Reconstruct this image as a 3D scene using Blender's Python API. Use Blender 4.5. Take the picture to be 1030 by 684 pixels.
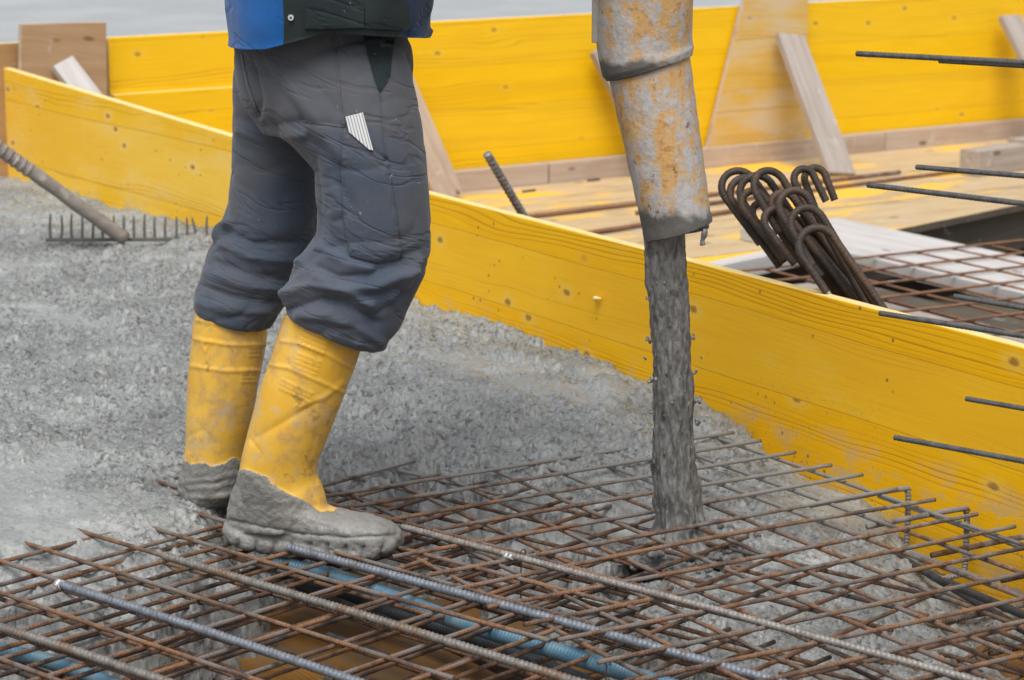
import bpy, bmesh, math, random
import numpy as np
from mathutils import Vector, Matrix, noise as mnoise
from mathutils.bvhtree import BVHTree
from mathutils.geometry import delaunay_2d_cdt

rng = np.random.default_rng(7)
random.seed(7)
S = bpy.context.scene
C = S.collection
for o in list(bpy.data.objects):
    bpy.data.objects.remove(o)

# ------------------------------------------------------------------ camera
F, VH, H = 2450.0, -165.0, 1.18            # focal length in photo pixels, horizon row, eye height over the mesh
PIT = math.atan((342 - VH) / F)
cp, sp = math.cos(PIT), math.sin(PIT)
cam = bpy.data.cameras.new('camera')
cam.sensor_width = 36.0
cam.lens = F / 1030.0 * 36.0
cam.clip_start, cam.clip_end = 0.1, 2000
cam.dof.use_dof = True
cam.dof.focus_distance = 4.2
cam.dof.aperture_fstop = 8.0
cam_o = bpy.data.objects.new('camera', cam)
cam_o.location = (0, 0, H)
cam_o.rotation_euler = (math.pi / 2 - PIT, 0, 0)
C.objects.link(cam_o)
S.camera = cam_o

# ------------------------------------------------------------------ light
SUN_EL, SUN_AZ = math.radians(60), math.radians(186)     # azimuth from +Y towards +X of the sun's place
w = bpy.data.worlds.new('World')
S.world = w
w.use_nodes = True
nt = w.node_tree
bg = nt.nodes['Background']
sky = nt.nodes.new('ShaderNodeTexSky')
sky.sky_type = 'NISHITA'
sky.sun_disc = False
sky.sun_elevation = SUN_EL
sky.sun_rotation = SUN_AZ
sky.dust_density = 4.0
sky.air_density = 1.0
hsv = nt.nodes.new('ShaderNodeHueSaturation')
hsv.inputs['Saturation'].default_value = 0.42
nt.links.new(sky.outputs[0], hsv.inputs['Color'])
nt.links.new(hsv.outputs[0], bg.inputs[0])
bg.inputs[1].default_value = 0.11
sun = bpy.data.lights.new('sun', 'SUN')
sun.energy = 1.9
sun.angle = math.radians(45)
sun.color = (1.0, 0.97, 0.93)
sun_o = bpy.data.objects.new('sun', sun)
sd = Vector((math.sin(SUN_AZ) * math.cos(SUN_EL), math.cos(SUN_AZ) * math.cos(SUN_EL), math.sin(SUN_EL)))
sun_o.rotation_euler = (-sd).to_track_quat('-Z', 'Y').to_euler()
sun_o.location = (0, 0, 8)
C.objects.link(sun_o)
vs = S.view_settings
vs.view_transform = 'Standard'
vs.look = 'None'
vs.exposure = 0.52
vs.gamma = 1
S.cycles.use_denoising = True
S.cycles.max_bounces = 6

# ------------------------------------------------------------------ projection helpers (photo pixel <-> metres)
def ray(u, v):
    x, k = (u - 515) / F, -(v - 342) / F
    return np.array([x, cp + k * sp, -sp + k * cp])
CAM = np.array([0, 0, H])
def P(u, v, z):                      # on a level plane
    d = ray(u, v)
    return CAM + d * (z - H) / d[2]
def PY(u, v, y):                     # on an upright plane across the view
    d = ray(u, v)
    return CAM + d * y / d[1]
def PD(u, v, dist):
    return CAM + ray(u, v) * dist
def PN(u, v, p0, n):                 # on a plane through p0 with normal n
    d = ray(u, v)
    return CAM + d * (np.dot(n, p0 - CAM) / np.dot(n, d))
def proj(A):
    A = np.asarray(A, float)
    x, y, z = A[:, 0], A[:, 1], A[:, 2] - H
    fw, up = y * cp - z * sp, y * sp + z * cp
    return np.stack([515 + F * x / fw, 342 - F * up / fw], 1)

# ------------------------------------------------------------------ node helpers
class Mat:
    def __init__(s, name):
        s.m = bpy.data.materials.new(name)
        s.m.use_nodes = True
        s.t = s.m.node_tree
        s.b = s.t.nodes['Principled BSDF']
        s.tc = s.t.nodes.new('ShaderNodeTexCoord')
        s.oi = s.t.nodes.new('ShaderNodeObjectInfo')
    def n(s, typ, **kw):
        nd = s.t.nodes.new(typ)
        for k, v in kw.items():
            setattr(nd, k, v)
        return nd
    def put(s, inp, v):
        if isinstance(v, bpy.types.NodeSocket):
            s.t.links.new(v, inp)
        else:
            inp.default_value = v
    def obj(s, scale=(1, 1, 1), rand=True, off=(0, 0, 0)):
        v = s.tc.outputs['Object']
        if rand:
            a = s.n('ShaderNodeVectorMath', operation='MULTIPLY_ADD')
            c = s.n('ShaderNodeCombineXYZ')
            for i in range(3):
                s.put(c.inputs[i], s.oi.outputs['Random'])
            s.put(a.inputs[0], c.outputs[0]); a.inputs[1].default_value = (37, 19, 53); s.put(a.inputs[2], v)
            v = a.outputs[0]
        mp = s.n('ShaderNodeMapping')
        s.put(mp.inputs[0], v)
        mp.inputs['Scale'].default_value = scale
        mp.inputs['Location'].default_value = off
        return mp.outputs[0]
    def xyz(s, v):
        x = s.n('ShaderNodeSeparateXYZ'); s.put(x.inputs[0], v); return x.outputs
    def comb(s, x, y, z):
        c = s.n('ShaderNodeCombineXYZ')
        for i, q in enumerate((x, y, z)): s.put(c.inputs[i], q)
        return c.outputs[0]
    def noise(s, vec, scale=5, detail=4, rough=.55, dist=0):
        x = s.n('ShaderNodeTexNoise')
        s.put(x.inputs['Vector'], vec); x.inputs['Scale'].default_value = scale
        x.inputs['Detail'].default_value = detail; x.inputs['Roughness'].default_value = rough
        x.inputs['Distortion'].default_value = dist
        return x.outputs['Fac']
    def vor(s, vec, scale=5, feature='F1', out='Distance', rnd=1):
        x = s.n('ShaderNodeTexVoronoi', feature=feature)
        s.put(x.inputs['Vector'], vec); x.inputs['Scale'].default_value = scale
        x.inputs['Randomness'].default_value = rnd
        return x.outputs[out]
    def vor2(s, vec, out='Distance'):
        x = s.n('ShaderNodeTexVoronoi', feature='F1', voronoi_dimensions='2D')
        s.put(x.inputs['Vector'], vec); x.inputs['Scale'].default_value = 1.0
        return x.outputs[out]
    def ma(s, op, a, b=0.0, c=0.0):
        x = s.n('ShaderNodeMath', operation=op)
        s.put(x.inputs[0], a); s.put(x.inputs[1], b); s.put(x.inputs[2], c)
        return x.outputs[0]
    def sm(s, v, a, b):              # smooth step a -> b  (a > b gives the falling step)
        x = s.n('ShaderNodeMapRange', interpolation_type='SMOOTHSTEP')
        s.put(x.inputs[0], v)
        if a > b:
            x.inputs[1].default_value, x.inputs[2].default_value = b, a
            x.inputs[3].default_value, x.inputs[4].default_value = 1, 0
        else:
            x.inputs[1].default_value, x.inputs[2].default_value = a, b
        return x.outputs[0]
    def mix(s, f, a, b, blend='MIX'):
        x = s.n('ShaderNodeMix', data_type='RGBA', blend_type=blend)
        s.put(x.inputs[0], f)
        for i, q in ((6, a), (7, b)):
            if isinstance(q, tuple) and len(q) == 3: q = q + (1,)
            s.put(x.inputs[i], q)
        return x.outputs[2]
    def attr(s, name):
        x = s.n('ShaderNodeAttribute'); x.attribute_name = name; return x.outputs['Fac']
    def bump(s, h, strength=.5, dist=.002, prev=None):
        x = s.n('ShaderNodeBump')
        x.inputs['Strength'].default_value = strength; x.inputs['Distance'].default_value = dist
        s.put(x.inputs['Height'], h)
        if prev is not None: s.put(x.inputs['Normal'], prev)
        return x.outputs[0]
    def fin(s, col, rough=.6, normal=None, spec=.5, metal=0.0):
        if isinstance(col, tuple) and len(col) == 3: col = col + (1,)
        s.put(s.b.inputs['Base Color'], col); s.put(s.b.inputs['Roughness'], rough)
        s.put(s.b.inputs['Metallic'], metal); s.put(s.b.inputs['Specular IOR Level'], spec)
        if normal is not None: s.put(s.b.inputs['Normal'], normal)
        return s.m

def wood_yellow(name, deep, light, worn, wear=.5, dirt=False, lam=.137, knots=1.0):
    m = Mat(name)
    o = m.obj(rand=False)
    x, y, z = m.xyz(o)
    rnd = m.ma('MULTIPLY', m.oi.outputs['Random'], 31.0)
    zz = m.ma('ADD', z, m.ma('MULTIPLY', m.ma('SUBTRACT', m.noise(m.obj((1.2, 1, 2)), 1, 2), .5), .02))
    k = m.ma('DIVIDE', m.ma('ADD', zz, 5.0), lam)
    lid = m.ma('FLOOR', k)
    fr = m.ma('FRACT', k)
    seam = m.ma('MINIMUM', fr, m.ma('SUBTRACT', 1.0, fr))
    seam = m.sm(seam, .012, .002)
    sh = m.ma('ADD', rnd, m.ma('MULTIPLY', lid, 3.71))
    xs = m.ma('ADD', x, sh)
    # long slow waviness of the growth rings
    wob = m.noise(m.comb(m.ma('MULTIPLY', xs, 1.1), sh, m.ma('MULTIPLY', zz, 6)), 1, 2)
    zr = m.ma('ADD', zz, m.ma('MULTIPLY', wob, .11))
    rings = m.ma('SINE', m.ma('MULTIPLY', zr, 520.0))
    rings = m.sm(rings, .35, .95)
    msk = m.sm(m.noise(m.comb(m.ma('MULTIPLY', xs, .35), sh, m.ma('MULTIPLY', zr, 16)), 1, 2), .50, .66)
    rings = m.ma('MULTIPLY', rings, msk)
    fib = m.noise(m.comb(m.ma('MULTIPLY', xs, 5), m.ma('MULTIPLY', y, 60), m.ma('MULTIPLY', zr, 260)), 1, 4, .6)
    big = m.noise(m.comb(m.ma('MULTIPLY', xs, 1.6), y, m.ma('MULTIPLY', zz, 5)), 1, 4, .6)
    col = m.mix(m.sm(big, .35, .68), deep, light)
    col = m.mix(m.ma('MULTIPLY', m.sm(fib, .42, .72), .22), col, tuple(c * .55 for c in deep))
    col = m.mix(m.ma('MULTIPLY', rings, .62), col, (deep[0] * .52, deep[1] * .40, deep[2] * .5 + .008))
    col = m.mix(m.ma('MULTIPLY', m.ma('SUBTRACT', lid, m.ma('MULTIPLY', m.ma('FLOOR', m.ma('MULTIPLY', lid, .5)), 2)), .13), col, worn)
    wr = m.sm(m.noise(m.comb(m.ma('MULTIPLY', xs, 3.2), y, m.ma('MULTIPLY', zz, 9)), 1, 5, .68), .60 - .18 * wear, .78 - .1 * wear)
    col = m.mix(m.ma('MULTIPLY', wr, .25 + .5 * wear), col, worn)
    # knots
    kv = m.comb(m.ma('MULTIPLY', xs, 3.6), m.ma('MULTIPLY', zz, 6.6), 0.0)
    kd = m.vor2(kv)
    kd = m.ma('ADD', kd, m.ma('MULTIPLY', m.ma('SUBTRACT', m.noise(m.obj((60, 60, 60)), 1, 2), .5), .05))
    has = m.sm(m.xyz(m.vor2(kv, 'Color'))[0], .50, .56)
    halo = m.ma('MULTIPLY', m.sm(kd, .19, .05), has)
    core = m.ma('MULTIPLY', m.sm(kd, .070, .028), has)
    col = m.mix(m.ma('MULTIPLY', halo, .55 * knots), col, worn)
    col = m.mix(m.ma('MULTIPLY', core, .75 * knots), col, (.22, .095, .025))
    col = m.mix(m.ma('MULTIPLY', seam, .55), col, (deep[0] * .45, deep[1] * .38, .02))
    rough = m.ma('ADD', .38, m.ma('MULTIPLY', m.noise(m.obj((9, 9, 9)), 1, 4), .3))
    if dirt:
        lo = m.sm(z, .03, -.10)
        spk = m.noise(m.obj((95, 95, 95)), 1, 3, .6)
        dm = m.ma('MULTIPLY', m.sm(spk, .61, .67), m.sm(m.noise(m.obj((5, 5, 4)), 1, 3), .46, .62))
        col = m.mix(m.ma('MULTIPLY', m.ma('MULTIPLY', dm, m.sm(z, .14, -.12)), .85), col, (.24, .22, .19))
        dots = m.vor(m.obj((26, 26, 26)), 1.0)
        dots = m.ma('MULTIPLY', m.sm(dots, .13, .07), m.sm(m.noise(m.obj((4, 4, 4)), 1, 2), .5, .56))
        col = m.mix(m.ma('MULTIPLY', dots, .8), col, (.10, .07, .035))
        sml = m.ma('MULTIPLY', m.sm(m.noise(m.obj((7, 7, 13)), 1, 5, .7), .50, .62), lo)
        col = m.mix(m.ma('MULTIPLY', sml, .42), col, (.36, .35, .33))
    h = m.ma('ADD', m.ma('MULTIPLY', fib, .5), m.ma('MULTIPLY', m.ma('ADD', rings, seam), -.5))
    return m.fin(col, rough, m.bump(h, .35, .0012), spec=.2)

def wood_raw(name, a, b, dark, yellow=0.0):
    m = Mat(name)
    o = m.obj()
    x, y, z = m.xyz(o)
    g = m.noise(m.comb(m.ma('MULTIPLY', x, 2.5), m.ma('MULTIPLY', y, 45), m.ma('MULTIPLY', z, 45)), 1, 5, .65, .3)
    bigv = m.noise(m.obj((2.2, 7, 7)), 1, 4, .6)
    col = m.mix(m.sm(g, .3, .7), a, b)
    col = m.mix(m.ma('MULTIPLY', m.sm(bigv, .5, .7), .5), col, dark)
    st = m.sm(m.noise(m.obj((10, 10, 10)), 1, 5, .7), .58, .7)
    col = m.mix(m.ma('MULTIPLY', st, .5), col, (.52, .50, .47))
    kd = m.vor(m.obj((3.5, 9, 9)), 1)
    col = m.mix(m.ma('MULTIPLY', m.sm(kd, .12, .06), .8), col, (.12, .07, .04))
    if yellow:
        dm = m.sm(m.noise(m.obj((2.5, 8, 8), off=(9, 4, 2)), 1, 6, .7), .54, .68)
        col = m.mix(m.ma('MULTIPLY', dm, .55), col, (.24, .17, .10))
        ym = m.sm(m.noise(m.obj((1.6, 4.5, 4.5), off=(3, 1, 7)), 1, 4, .62), .56 - .1 * yellow, .66 - .06 * yellow)
        col = m.mix(m.ma('MULTIPLY', ym, .9), col, (.82, .47, .03))
    return m.fin(col, .75, m.bump(g, .5, .002), spec=.25)

def concrete_mat(name, base=.27, dark=.13, wet=.42, grain=1.0, paste=False):
    m = Mat(name)
    v = m.obj(rand=False)
    a = m.noise(v, 5, 5, .65)
    b = m.noise(v, 62, 5, .68)
    b2 = m.noise(v, 130, 3, .6)
    c = m.noise(v, 300, 3, .6)
    def g(k): return (base * k * .955, base * k, base * k * .975)
    col = m.mix(m.sm(a, .36, .66), g(.80), g(1.16))
    st = 1.0
    if paste:                        # stony parts against smooth pale slurry
        st = m.attr('stony')
        col = m.mix(m.ma('MULTIPLY', m.sm(st, .60, .05), .6), col, g(1.32))
        st = m.ma('ADD', .25, m.ma('MULTIPLY', st, .75))
    col = m.mix(m.ma('MULTIPLY', m.ma('MULTIPLY', m.sm(b, .52, .61), .85 * grain), st), col, (dark, dark, dark * .93))  # dark specks: shade of pits between the grains, put into the colour
    col = m.mix(m.ma('MULTIPLY', m.sm(b2, .55, .68), .45 * grain), col, (dark * 1.4, dark * 1.4, dark * 1.3))
    col = m.mix(m.ma('MULTIPLY', m.sm(b2, .44, .33), .45 * grain), col, g(1.55))
    col = m.mix(m.ma('MULTIPLY', m.sm(c, .56, .70), .25), col, g(1.5))
    rough = m.ma('ADD', wet, m.ma('MULTIPLY', m.sm(m.noise(v, 14, 4), .4, .65), .3))
    n1 = m.bump(b, .5 * max(grain, .5), .005)
    n1 = m.bump(b2, .4 * max(grain, .5), .003, n1)
    n2 = m.bump(c, .35, .0015, n1)
    return m.fin(col, rough, n2, spec=.5)

def rust_mat(name, orange, dark, grey, amt=.5, coat=False, seed=0.0, ribs=.55):
    m = Mat(name)
    g = m.n('ShaderNodeNewGeometry').outputs['Position']
    mp = m.n('ShaderNodeVectorMath', operation='ADD'); m.put(mp.inputs[0], g); rv = m.ma('MULTIPLY', m.oi.outputs['Random'], 9.0); m.put(mp.inputs[1], m.comb(m.ma('ADD', rv, seed), rv, rv))
    v = mp.outputs[0]
    a = m.noise(v, 8, 4, .6)
    b = m.noise(v, 55, 4, .65)
    c = m.noise(v, 230, 3, .6)
    col = m.mix(m.sm(m.ma('ADD', m.ma('MULTIPLY', a, .6), m.ma('MULTIPLY', b, .4)), .40, .60), dark, orange)
    col = m.mix(m.ma('MULTIPLY', m.sm(c, .5, .68), .5), col, tuple(q * .5 for q in dark))
    col = m.mix(m.ma('MULTIPLY', m.sm(m.noise(v, 15, 4, .6), .62 - .2 * amt, .72 - .1 * amt), .85), col, grey)
    if coat:                         # cement slurry dried on the bars round the pour
        px, py, pz = m.xyz(g)
        d1 = m.ma('ADD', m.ma('MULTIPLY', px, .35), m.ma('MULTIPLY', py, 1.0))
        e = m.ma('ADD', d1, m.ma('MULTIPLY', m.ma('SUBTRACT', m.noise(v, 5, 4, .65), .5), 1.1))
        e = m.ma('ADD', e, m.ma('MULTIPLY', m.ma('SUBTRACT', b, .5), .5))
        k = m.sm(e, 4.22, 4.5)
        col = m.mix(m.ma('MULTIPLY', k, .9), col, (.235, .23, .215))
    uvn = m.n('ShaderNodeUVMap'); uvn.uv_map = 'UVMap'
    ux, uy, uz = m.xyz(uvn.outputs[0])
    rb = m.ma('SINE', m.ma('ADD', m.ma('MULTIPLY', ux, 900.0), m.ma('MULTIPLY', m.ma('SINE', m.ma('MULTIPLY', uy, 12.566)), 1.3)))
    nn = m.bump(rb, ribs, .0012)
    nn = m.bump(c, .5, .0012, nn)
    return m.fin(col, .62, nn, spec=.4)

def ribbed_mat(name, metal, rust, ramt, dark):
    m = Mat(name)
    g = m.n('ShaderNodeNewGeometry').outputs['Position']
    a = m.noise(g, 7, 4, .6); b = m.noise(g, 60, 4, .65); c = m.noise(g, 300, 2)
    col = m.mix(m.sm(b, .4, .65), metal, tuple(q * .6 for q in metal))
    col = m.mix(m.ma('MULTIPLY', m.sm(m.ma('ADD', m.ma('MULTIPLY', a, .7), m.ma('MULTIPLY', b, .3)), .62 - .22 * ramt, .70 - .15 * ramt), .85), col, rust)
    col = m.mix(m.ma('MULTIPLY', m.sm(c, .5, .7), .4), col, dark)
    return m.fin(col, m.ma('ADD', .33, m.ma('MULTIPLY', b, .35)), m.bump(c, .3, .001), spec=.5, metal=.35)

def simple(name, col, rough=.5, nscale=40, amt=.25, bump=.2, spec=.4, col2=None, metal=0.0):
    m = Mat(name)
    v = m.obj()
    a = m.noise(v, nscale, 4, .6)
    c2 = col2 or tuple(q * .6 for q in col)
    c = m.mix(m.ma('MULTIPLY', m.sm(a, .4, .7), amt if col2 is None else 1.0), col, c2)
    return m.fin(c, rough, m.bump(m.noise(v, nscale * 4, 3), bump, .001), spec=spec, metal=metal)

def cloth(name, base, alt, stain, weave=900, stain_amt=.4):
    m = Mat(name)
    v = m.obj(rand=False)
    x, y, z = m.xyz(v)
    a = m.noise(v, 7, 5, .62)
    b = m.noise(v, 34, 5, .65)
    f = m.noise(m.comb(m.ma('MULTIPLY', x, 260), m.ma('MULTIPLY', y, 260), m.ma('MULTIPLY', z, 900)), 1, 2)
    col = m.mix(m.sm(a, .36, .64), base, alt)
    col = m.mix(m.ma('MULTIPLY', m.sm(m.ma('ADD', m.ma('MULTIPLY', b, .5), m.ma('MULTIPLY', a, .5)), .52, .66), stain_amt), col, stain)
    col = m.mix(m.ma('MULTIPLY', m.sm(f, .4, .7), .2), col, tuple(q * 1.6 for q in base))
    if name.startswith('trousers'):      # brown dust rubbed in over hips and thighs
        du = m.ma('MULTIPLY', m.sm(m.ma('ADD', z, m.ma('MULTIPLY', m.ma('SUBTRACT', a, .5), .5)), .50, .85), .6)
        col = m.mix(du, col, (.084, .080, .079))
    spk = m.ma('MULTIPLY', m.sm(m.noise(v, 120, 3, .6), .66, .72), m.sm(m.noise(v, 6, 3), .5, .62))
    col = m.mix(m.ma('MULTIPLY', spk, .5), col, (.34, .33, .31))
    cr = m.noise(m.comb(m.ma('MULTIPLY', x, 5), m.ma('MULTIPLY', y, 5), m.ma('MULTIPLY', m.ma('ADD', z, m.ma('MULTIPLY', x, .35)), 17)), 1, 3, .55, .6)
    cr = m.sm(m.ma('ABSOLUTE', m.ma('SUBTRACT', cr, .5)), .0, .05)
    nn = m.bump(b, .25, .004)
    nn = m.bump(cr, .45, .004, nn)
    nn = m.bump(f, .3, .0008, nn)
    m.b.inputs['Sheen Weight'].default_value = .15
    m.b.inputs['Sheen Roughness'].default_value = .5
    return m.fin(col, .85, nn, spec=.2)

M = {}
YD, YL, YW = (.66, .335, .006), (.78, .43, .010), (.70, .46, .12)
M['board_front'] = wood_yellow('yellow_board_wet', (.88, .455, .001), (.92, .51, .004), (.80, .53, .09), .25, dirt=True, lam=.152)
M['board_far'] = wood_yellow('yellow_board_worn', (.84, .49, .02), (.88, .55, .05), (.80, .57, .20), .65, dirt=True, lam=.20)
M['board_back'] = wood_yellow('yellow_board_bright', (.80, .47, .003), (.84, .51, .005), (.76, .49, .05), .15, lam=.165, knots=.8)
M['board_faded'] = wood_yellow('yellow_board_faded', (.62, .38, .06), (.66, .43, .11), (.55, .46, .33), .95, lam=.3, knots=.5)
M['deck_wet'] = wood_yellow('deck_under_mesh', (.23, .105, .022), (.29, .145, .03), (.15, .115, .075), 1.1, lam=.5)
M['edge_wood'] = simple('cut_board_edge', (.80, .62, .26), .7, 30, .3)
M['raw_pink'] = wood_raw('raw_timber_pinkish', (0.395, 0.302, 0.235), (0.470, 0.378, 0.302), (0.302, 0.202, 0.143))
M['raw_grey'] = wood_raw('raw_timber_grey', (.29, .245, .21), (.38, .335, .30), (.17, .125, .095))
M['plank_pale'] = wood_raw('plank_pale', (0.440, 0.424, 0.408), (0.528, 0.512, 0.496), (0.352, 0.312, 0.288))
M['block_wood'] = wood_raw('block_timber', (0.306, 0.255, 0.212), (0.391, 0.340, 0.297), (0.204, 0.162, 0.136))
M['ply_brown'] = wood_raw('plywood_brown', (0.344, 0.216, 0.112), (0.416, 0.288, 0.176), (0.264, 0.152, 0.072))
M['brown_board'] = wood_raw('board_brown', (.34, .20, .085), (.40, .24, .11), (.27, .15, .06))
M['deck_tan'] = wood_raw('deck_tan', (0.448, 0.325, 0.181), (0.506, 0.390, 0.238), (0.361, 0.246, 0.130), yellow=.35)
M['deck_yellow'] = wood_raw('deck_yellow', (.60, .39, .12), (.66, .45, .17), (.48, .30, .09), yellow=1.5)
M['pit'] = simple('pit_floor', (.10, .08, .055), .95, 6, .6)  # floor added under the opening, shade of the hole put into its colour
M['pit_beam_shade'] = simple('pit_beam_shade', (.040, .034, .024), .95, 5, .6, spec=.03)  # near-black colour holds the shade below the deck edge
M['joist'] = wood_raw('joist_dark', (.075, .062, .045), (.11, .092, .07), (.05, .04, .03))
M['concrete'] = concrete_mat('wet_concrete', .240, .072, .27, 1.0, True)
def stream_mat():
    m = Mat('falling_concrete')
    v = m.obj(rand=False); x, y, z = m.xyz(v)
    s1 = m.noise(m.comb(m.ma('MULTIPLY', x, 150), m.ma('MULTIPLY', y, 150), m.ma('MULTIPLY', z, 46)), 1, 4, .65)
    s2 = m.noise(m.comb(m.ma('MULTIPLY', x, 60), m.ma('MULTIPLY', y, 60), m.ma('MULTIPLY', z, 24)), 1, 4, .6)
    col = m.mix(m.sm(s1, .36, .66), (.115, .115, .11), (.235, .235, .225))
    col = m.mix(m.ma('MULTIPLY', m.sm(s2, .54, .68), .7), col, (.05, .048, .043))
    return m.fin(col, .55, m.bump(s1, .7, .006), spec=.4)
M['stream'] = stream_mat()
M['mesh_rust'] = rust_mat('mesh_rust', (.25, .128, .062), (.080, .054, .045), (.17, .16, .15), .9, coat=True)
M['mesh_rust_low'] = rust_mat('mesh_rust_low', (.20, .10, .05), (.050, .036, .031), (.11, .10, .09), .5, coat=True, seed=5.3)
M['mesh_back'] = rust_mat('mesh_back', (.28, .14, .07), (.17, .09, .06), (.25, .22, .2), .3, seed=2.1)
M['hook_steel'] = rust_mat('hook_steel', (.085, .052, .032), (.038, .029, .024), (.06, .054, .05), .3, seed=8.0, ribs=.15)
M['dowel'] = ribbed_mat('dowel_steel', (.12, .125, .125), (.11, .08, .06), .2, (.04, .04, .04))
M['rib_grey'] = ribbed_mat('ribbed_grey', (.24, .225, .205), (.19, .12, .075), .6, (.05, .045, .04))
M['rib_blue'] = ribbed_mat('ribbed_blue', (.22, .245, .28), (.15, .12, .10), .3, (.04, .04, .05))
M['rib_pale'] = ribbed_mat('ribbed_pale', (.32, .30, .28), (.20, .15, .11), .5, (.09, .08, .06))
M['rib_dark'] = ribbed_mat('ribbed_dark', (.07, .07, .072), (.10, .065, .045), .5, (.02, .02, .02))
M['conduit'] = simple('conduit_blue', (.06, .145, .215), .42, 22, .5, col2=(.13, .19, .225))
M['conduit_black'] = simple('conduit_black', (.035, .042, .05), .45, 30, .4)
M['wire'] = simple('tie_wire', (.10, .055, .035), .6, 60, .4, metal=.3)
M['white_tip'] = simple('white_paint', (.72, .72, .70), .6, 80, .3)
M['ground'] = simple('ground_grey', (.30, .315, .32), .9, 1.2, .25, col2=(.35, .365, .37))
M['wall_conc'] = concrete_mat('wall_concrete', .36, .26, .75, 0.0)
M['trousers'] = cloth('trousers_grey', (.052, .070, .100), (.070, .082, .106), (.085, .072, .060), stain_amt=.30)
M['jacket_blue'] = cloth('jacket_blue', (.005, .078, .265), (.009, .095, .31), (.015, .06, .16), stain_amt=.25)
M['jacket_dark'] = cloth('jacket_dark', (.012, .020, .022), (.020, .030, .031), (.035, .038, .032), stain_amt=.35)
M['jacket_navy'] = cloth('jacket_navy', (.010, .034, .078), (.016, .045, .10), (.02, .04, .07), stain_amt=.3)
M['lining'] = cloth('pocket_lining', (.010, .018, .019), (.018, .027, .028), (.03, .033, .03), stain_amt=.2)
M['skin'] = simple('skin', (.45, .27, .19), .55, 30, .2)
M['hair'] = simple('hair', (.05, .035, .025), .6, 90, .4)
M['helmet'] = simple('helmet', (.75, .74, .70), .35, 12, .15)
M['button'] = simple('button', (.62, .64, .66), .3, 60, .2, metal=.6)
M['rake_wood'] = wood_raw('rake_handle', (.19, .17, .15), (.28, .25, .22), (.11, .09, .075))
M['rake_steel'] = simple('rake_steel', (.12, .115, .105), .55, 60, .45, metal=.2)
M['strap'] = simple('strap_steel', (.27, .25, .22), .6, 40, .5)

def boot_mat():
    m = Mat('boot_rubber')
    v = m.obj(rand=False)
    mud = m.attr('mud')
    a = m.noise(v, 9, 5, .6); b = m.noise(v, 42, 5, .65); c = m.noise(v, 220, 3)
    col = m.mix(m.sm(a, .35, .65), (.66, .37, .035), (.72, .44, .075))
    gr = m.sm(m.ma('ADD', m.ma('MULTIPLY', b, .55), m.ma('MULTIPLY', a, .45)), .48, .63)
    col = m.mix(m.ma('MULTIPLY', gr, .7), col, (.42, .26, .10))
    dk = m.ma('MULTIPLY', m.sm(m.noise(v, 19, 5, .7), .60, .68), .8)
    col = m.mix(m.ma('MULTIPLY', dk, .7), col, (.19, .125, .065))
    film = m.sm(m.noise(v, 15, 6, .72), .52, .68)
    col = m.mix(m.ma('MULTIPLY', film, .6), col, (.46, .40, .28))
    mm = m.sm(m.ma('ADD', mud, m.ma('MULTIPLY', m.ma('SUBTRACT', b, .5), .5)), .46, .54)
    cc = m.mix(m.sm(a, .35, .65), (.155, .153, .142), (.225, .222, .208))
    cc = m.mix(m.ma('MULTIPLY', m.sm(c, .5, .7), .4), cc, (.13, .125, .11))
    col = m.mix(mm, col, cc)
    rough = m.ma('ADD', m.ma('MULTIPLY', mm, .12), m.ma('ADD', .26, m.ma('MULTIPLY', gr, .28)))
    nn = m.bump(b, .25, .002); nn = m.bump(m.ma('MULTIPLY', c, mm), .6, .003, nn)
    return m.fin(col, rough, nn, spec=.4)
M['boot'] = boot_mat()

def pipe_mat():
    m = Mat('pump_pipe')
    v = m.obj(rand=False)
    x, y, z = m.xyz(v)
    a = m.noise(v, 26, 6, .68)
    b = m.noise(v, 80, 5, .65)
    st = m.noise(m.comb(m.ma('MULTIPLY', x, 55), m.ma('MULTIPLY', y, 55), m.ma('MULTIPLY', z, 9)), 1, 5, .65)
    c = m.noise(v, 260, 3)
    col = m.mix(m.sm(st, .36, .62), (.50, .29, .10), (.50, .34, .17))
    col = m.mix(m.ma('MULTIPLY', m.sm(b, .50, .66), .7), col, (.30, .14, .05))
    grey = m.mix(m.sm(b, .35, .65), (.31, .32, .33), (.43, .44, .45))
    lowg = m.sm(z, .10, -.06)        # more cement film towards the mouth
    k = m.ma('ADD', m.ma('ADD', m.ma('MULTIPLY', a, .65), m.ma('MULTIPLY', st, .35)), m.ma('MULTIPLY', lowg, .07))
    col = m.mix(m.ma('MULTIPLY', m.sm(k, .44, .57), .88), col, grey)
    dk = m.ma('MULTIPLY', m.sm(m.noise(v, 38, 5, .7), .62, .68), .9)
    col = m.mix(dk, col, (.085, .06, .045))
    mud = m.ma('ADD', z, m.ma('MULTIPLY', m.ma('SUBTRACT', m.noise(v, 22, 4, .6), .5), .07))
    mm = m.sm(mud, .046, .026)
    col = m.mix(mm, col, (.095, .092, .085))
    nn = m.bump(a, .4, .006); nn = m.bump(b, .5, .003, nn); nn = m.bump(c, .3, .001, nn)
    return m.fin(col, .62, nn, spec=.35)
M['pipe'] = pipe_mat()

def rule_mat():
    m = Mat('folding_rule_white')
    v = m.obj(rand=False)
    x, y, z = m.xyz(v)
    l = m.ma('SINE', m.ma('MULTIPLY', x, 1350.0))
    col = m.mix(m.sm(l, .35, .9), (.58, .59, .60), (.17, .18, .19))
    return m.fin(col, .45, None)
M['rule'] = rule_mat()

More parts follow.
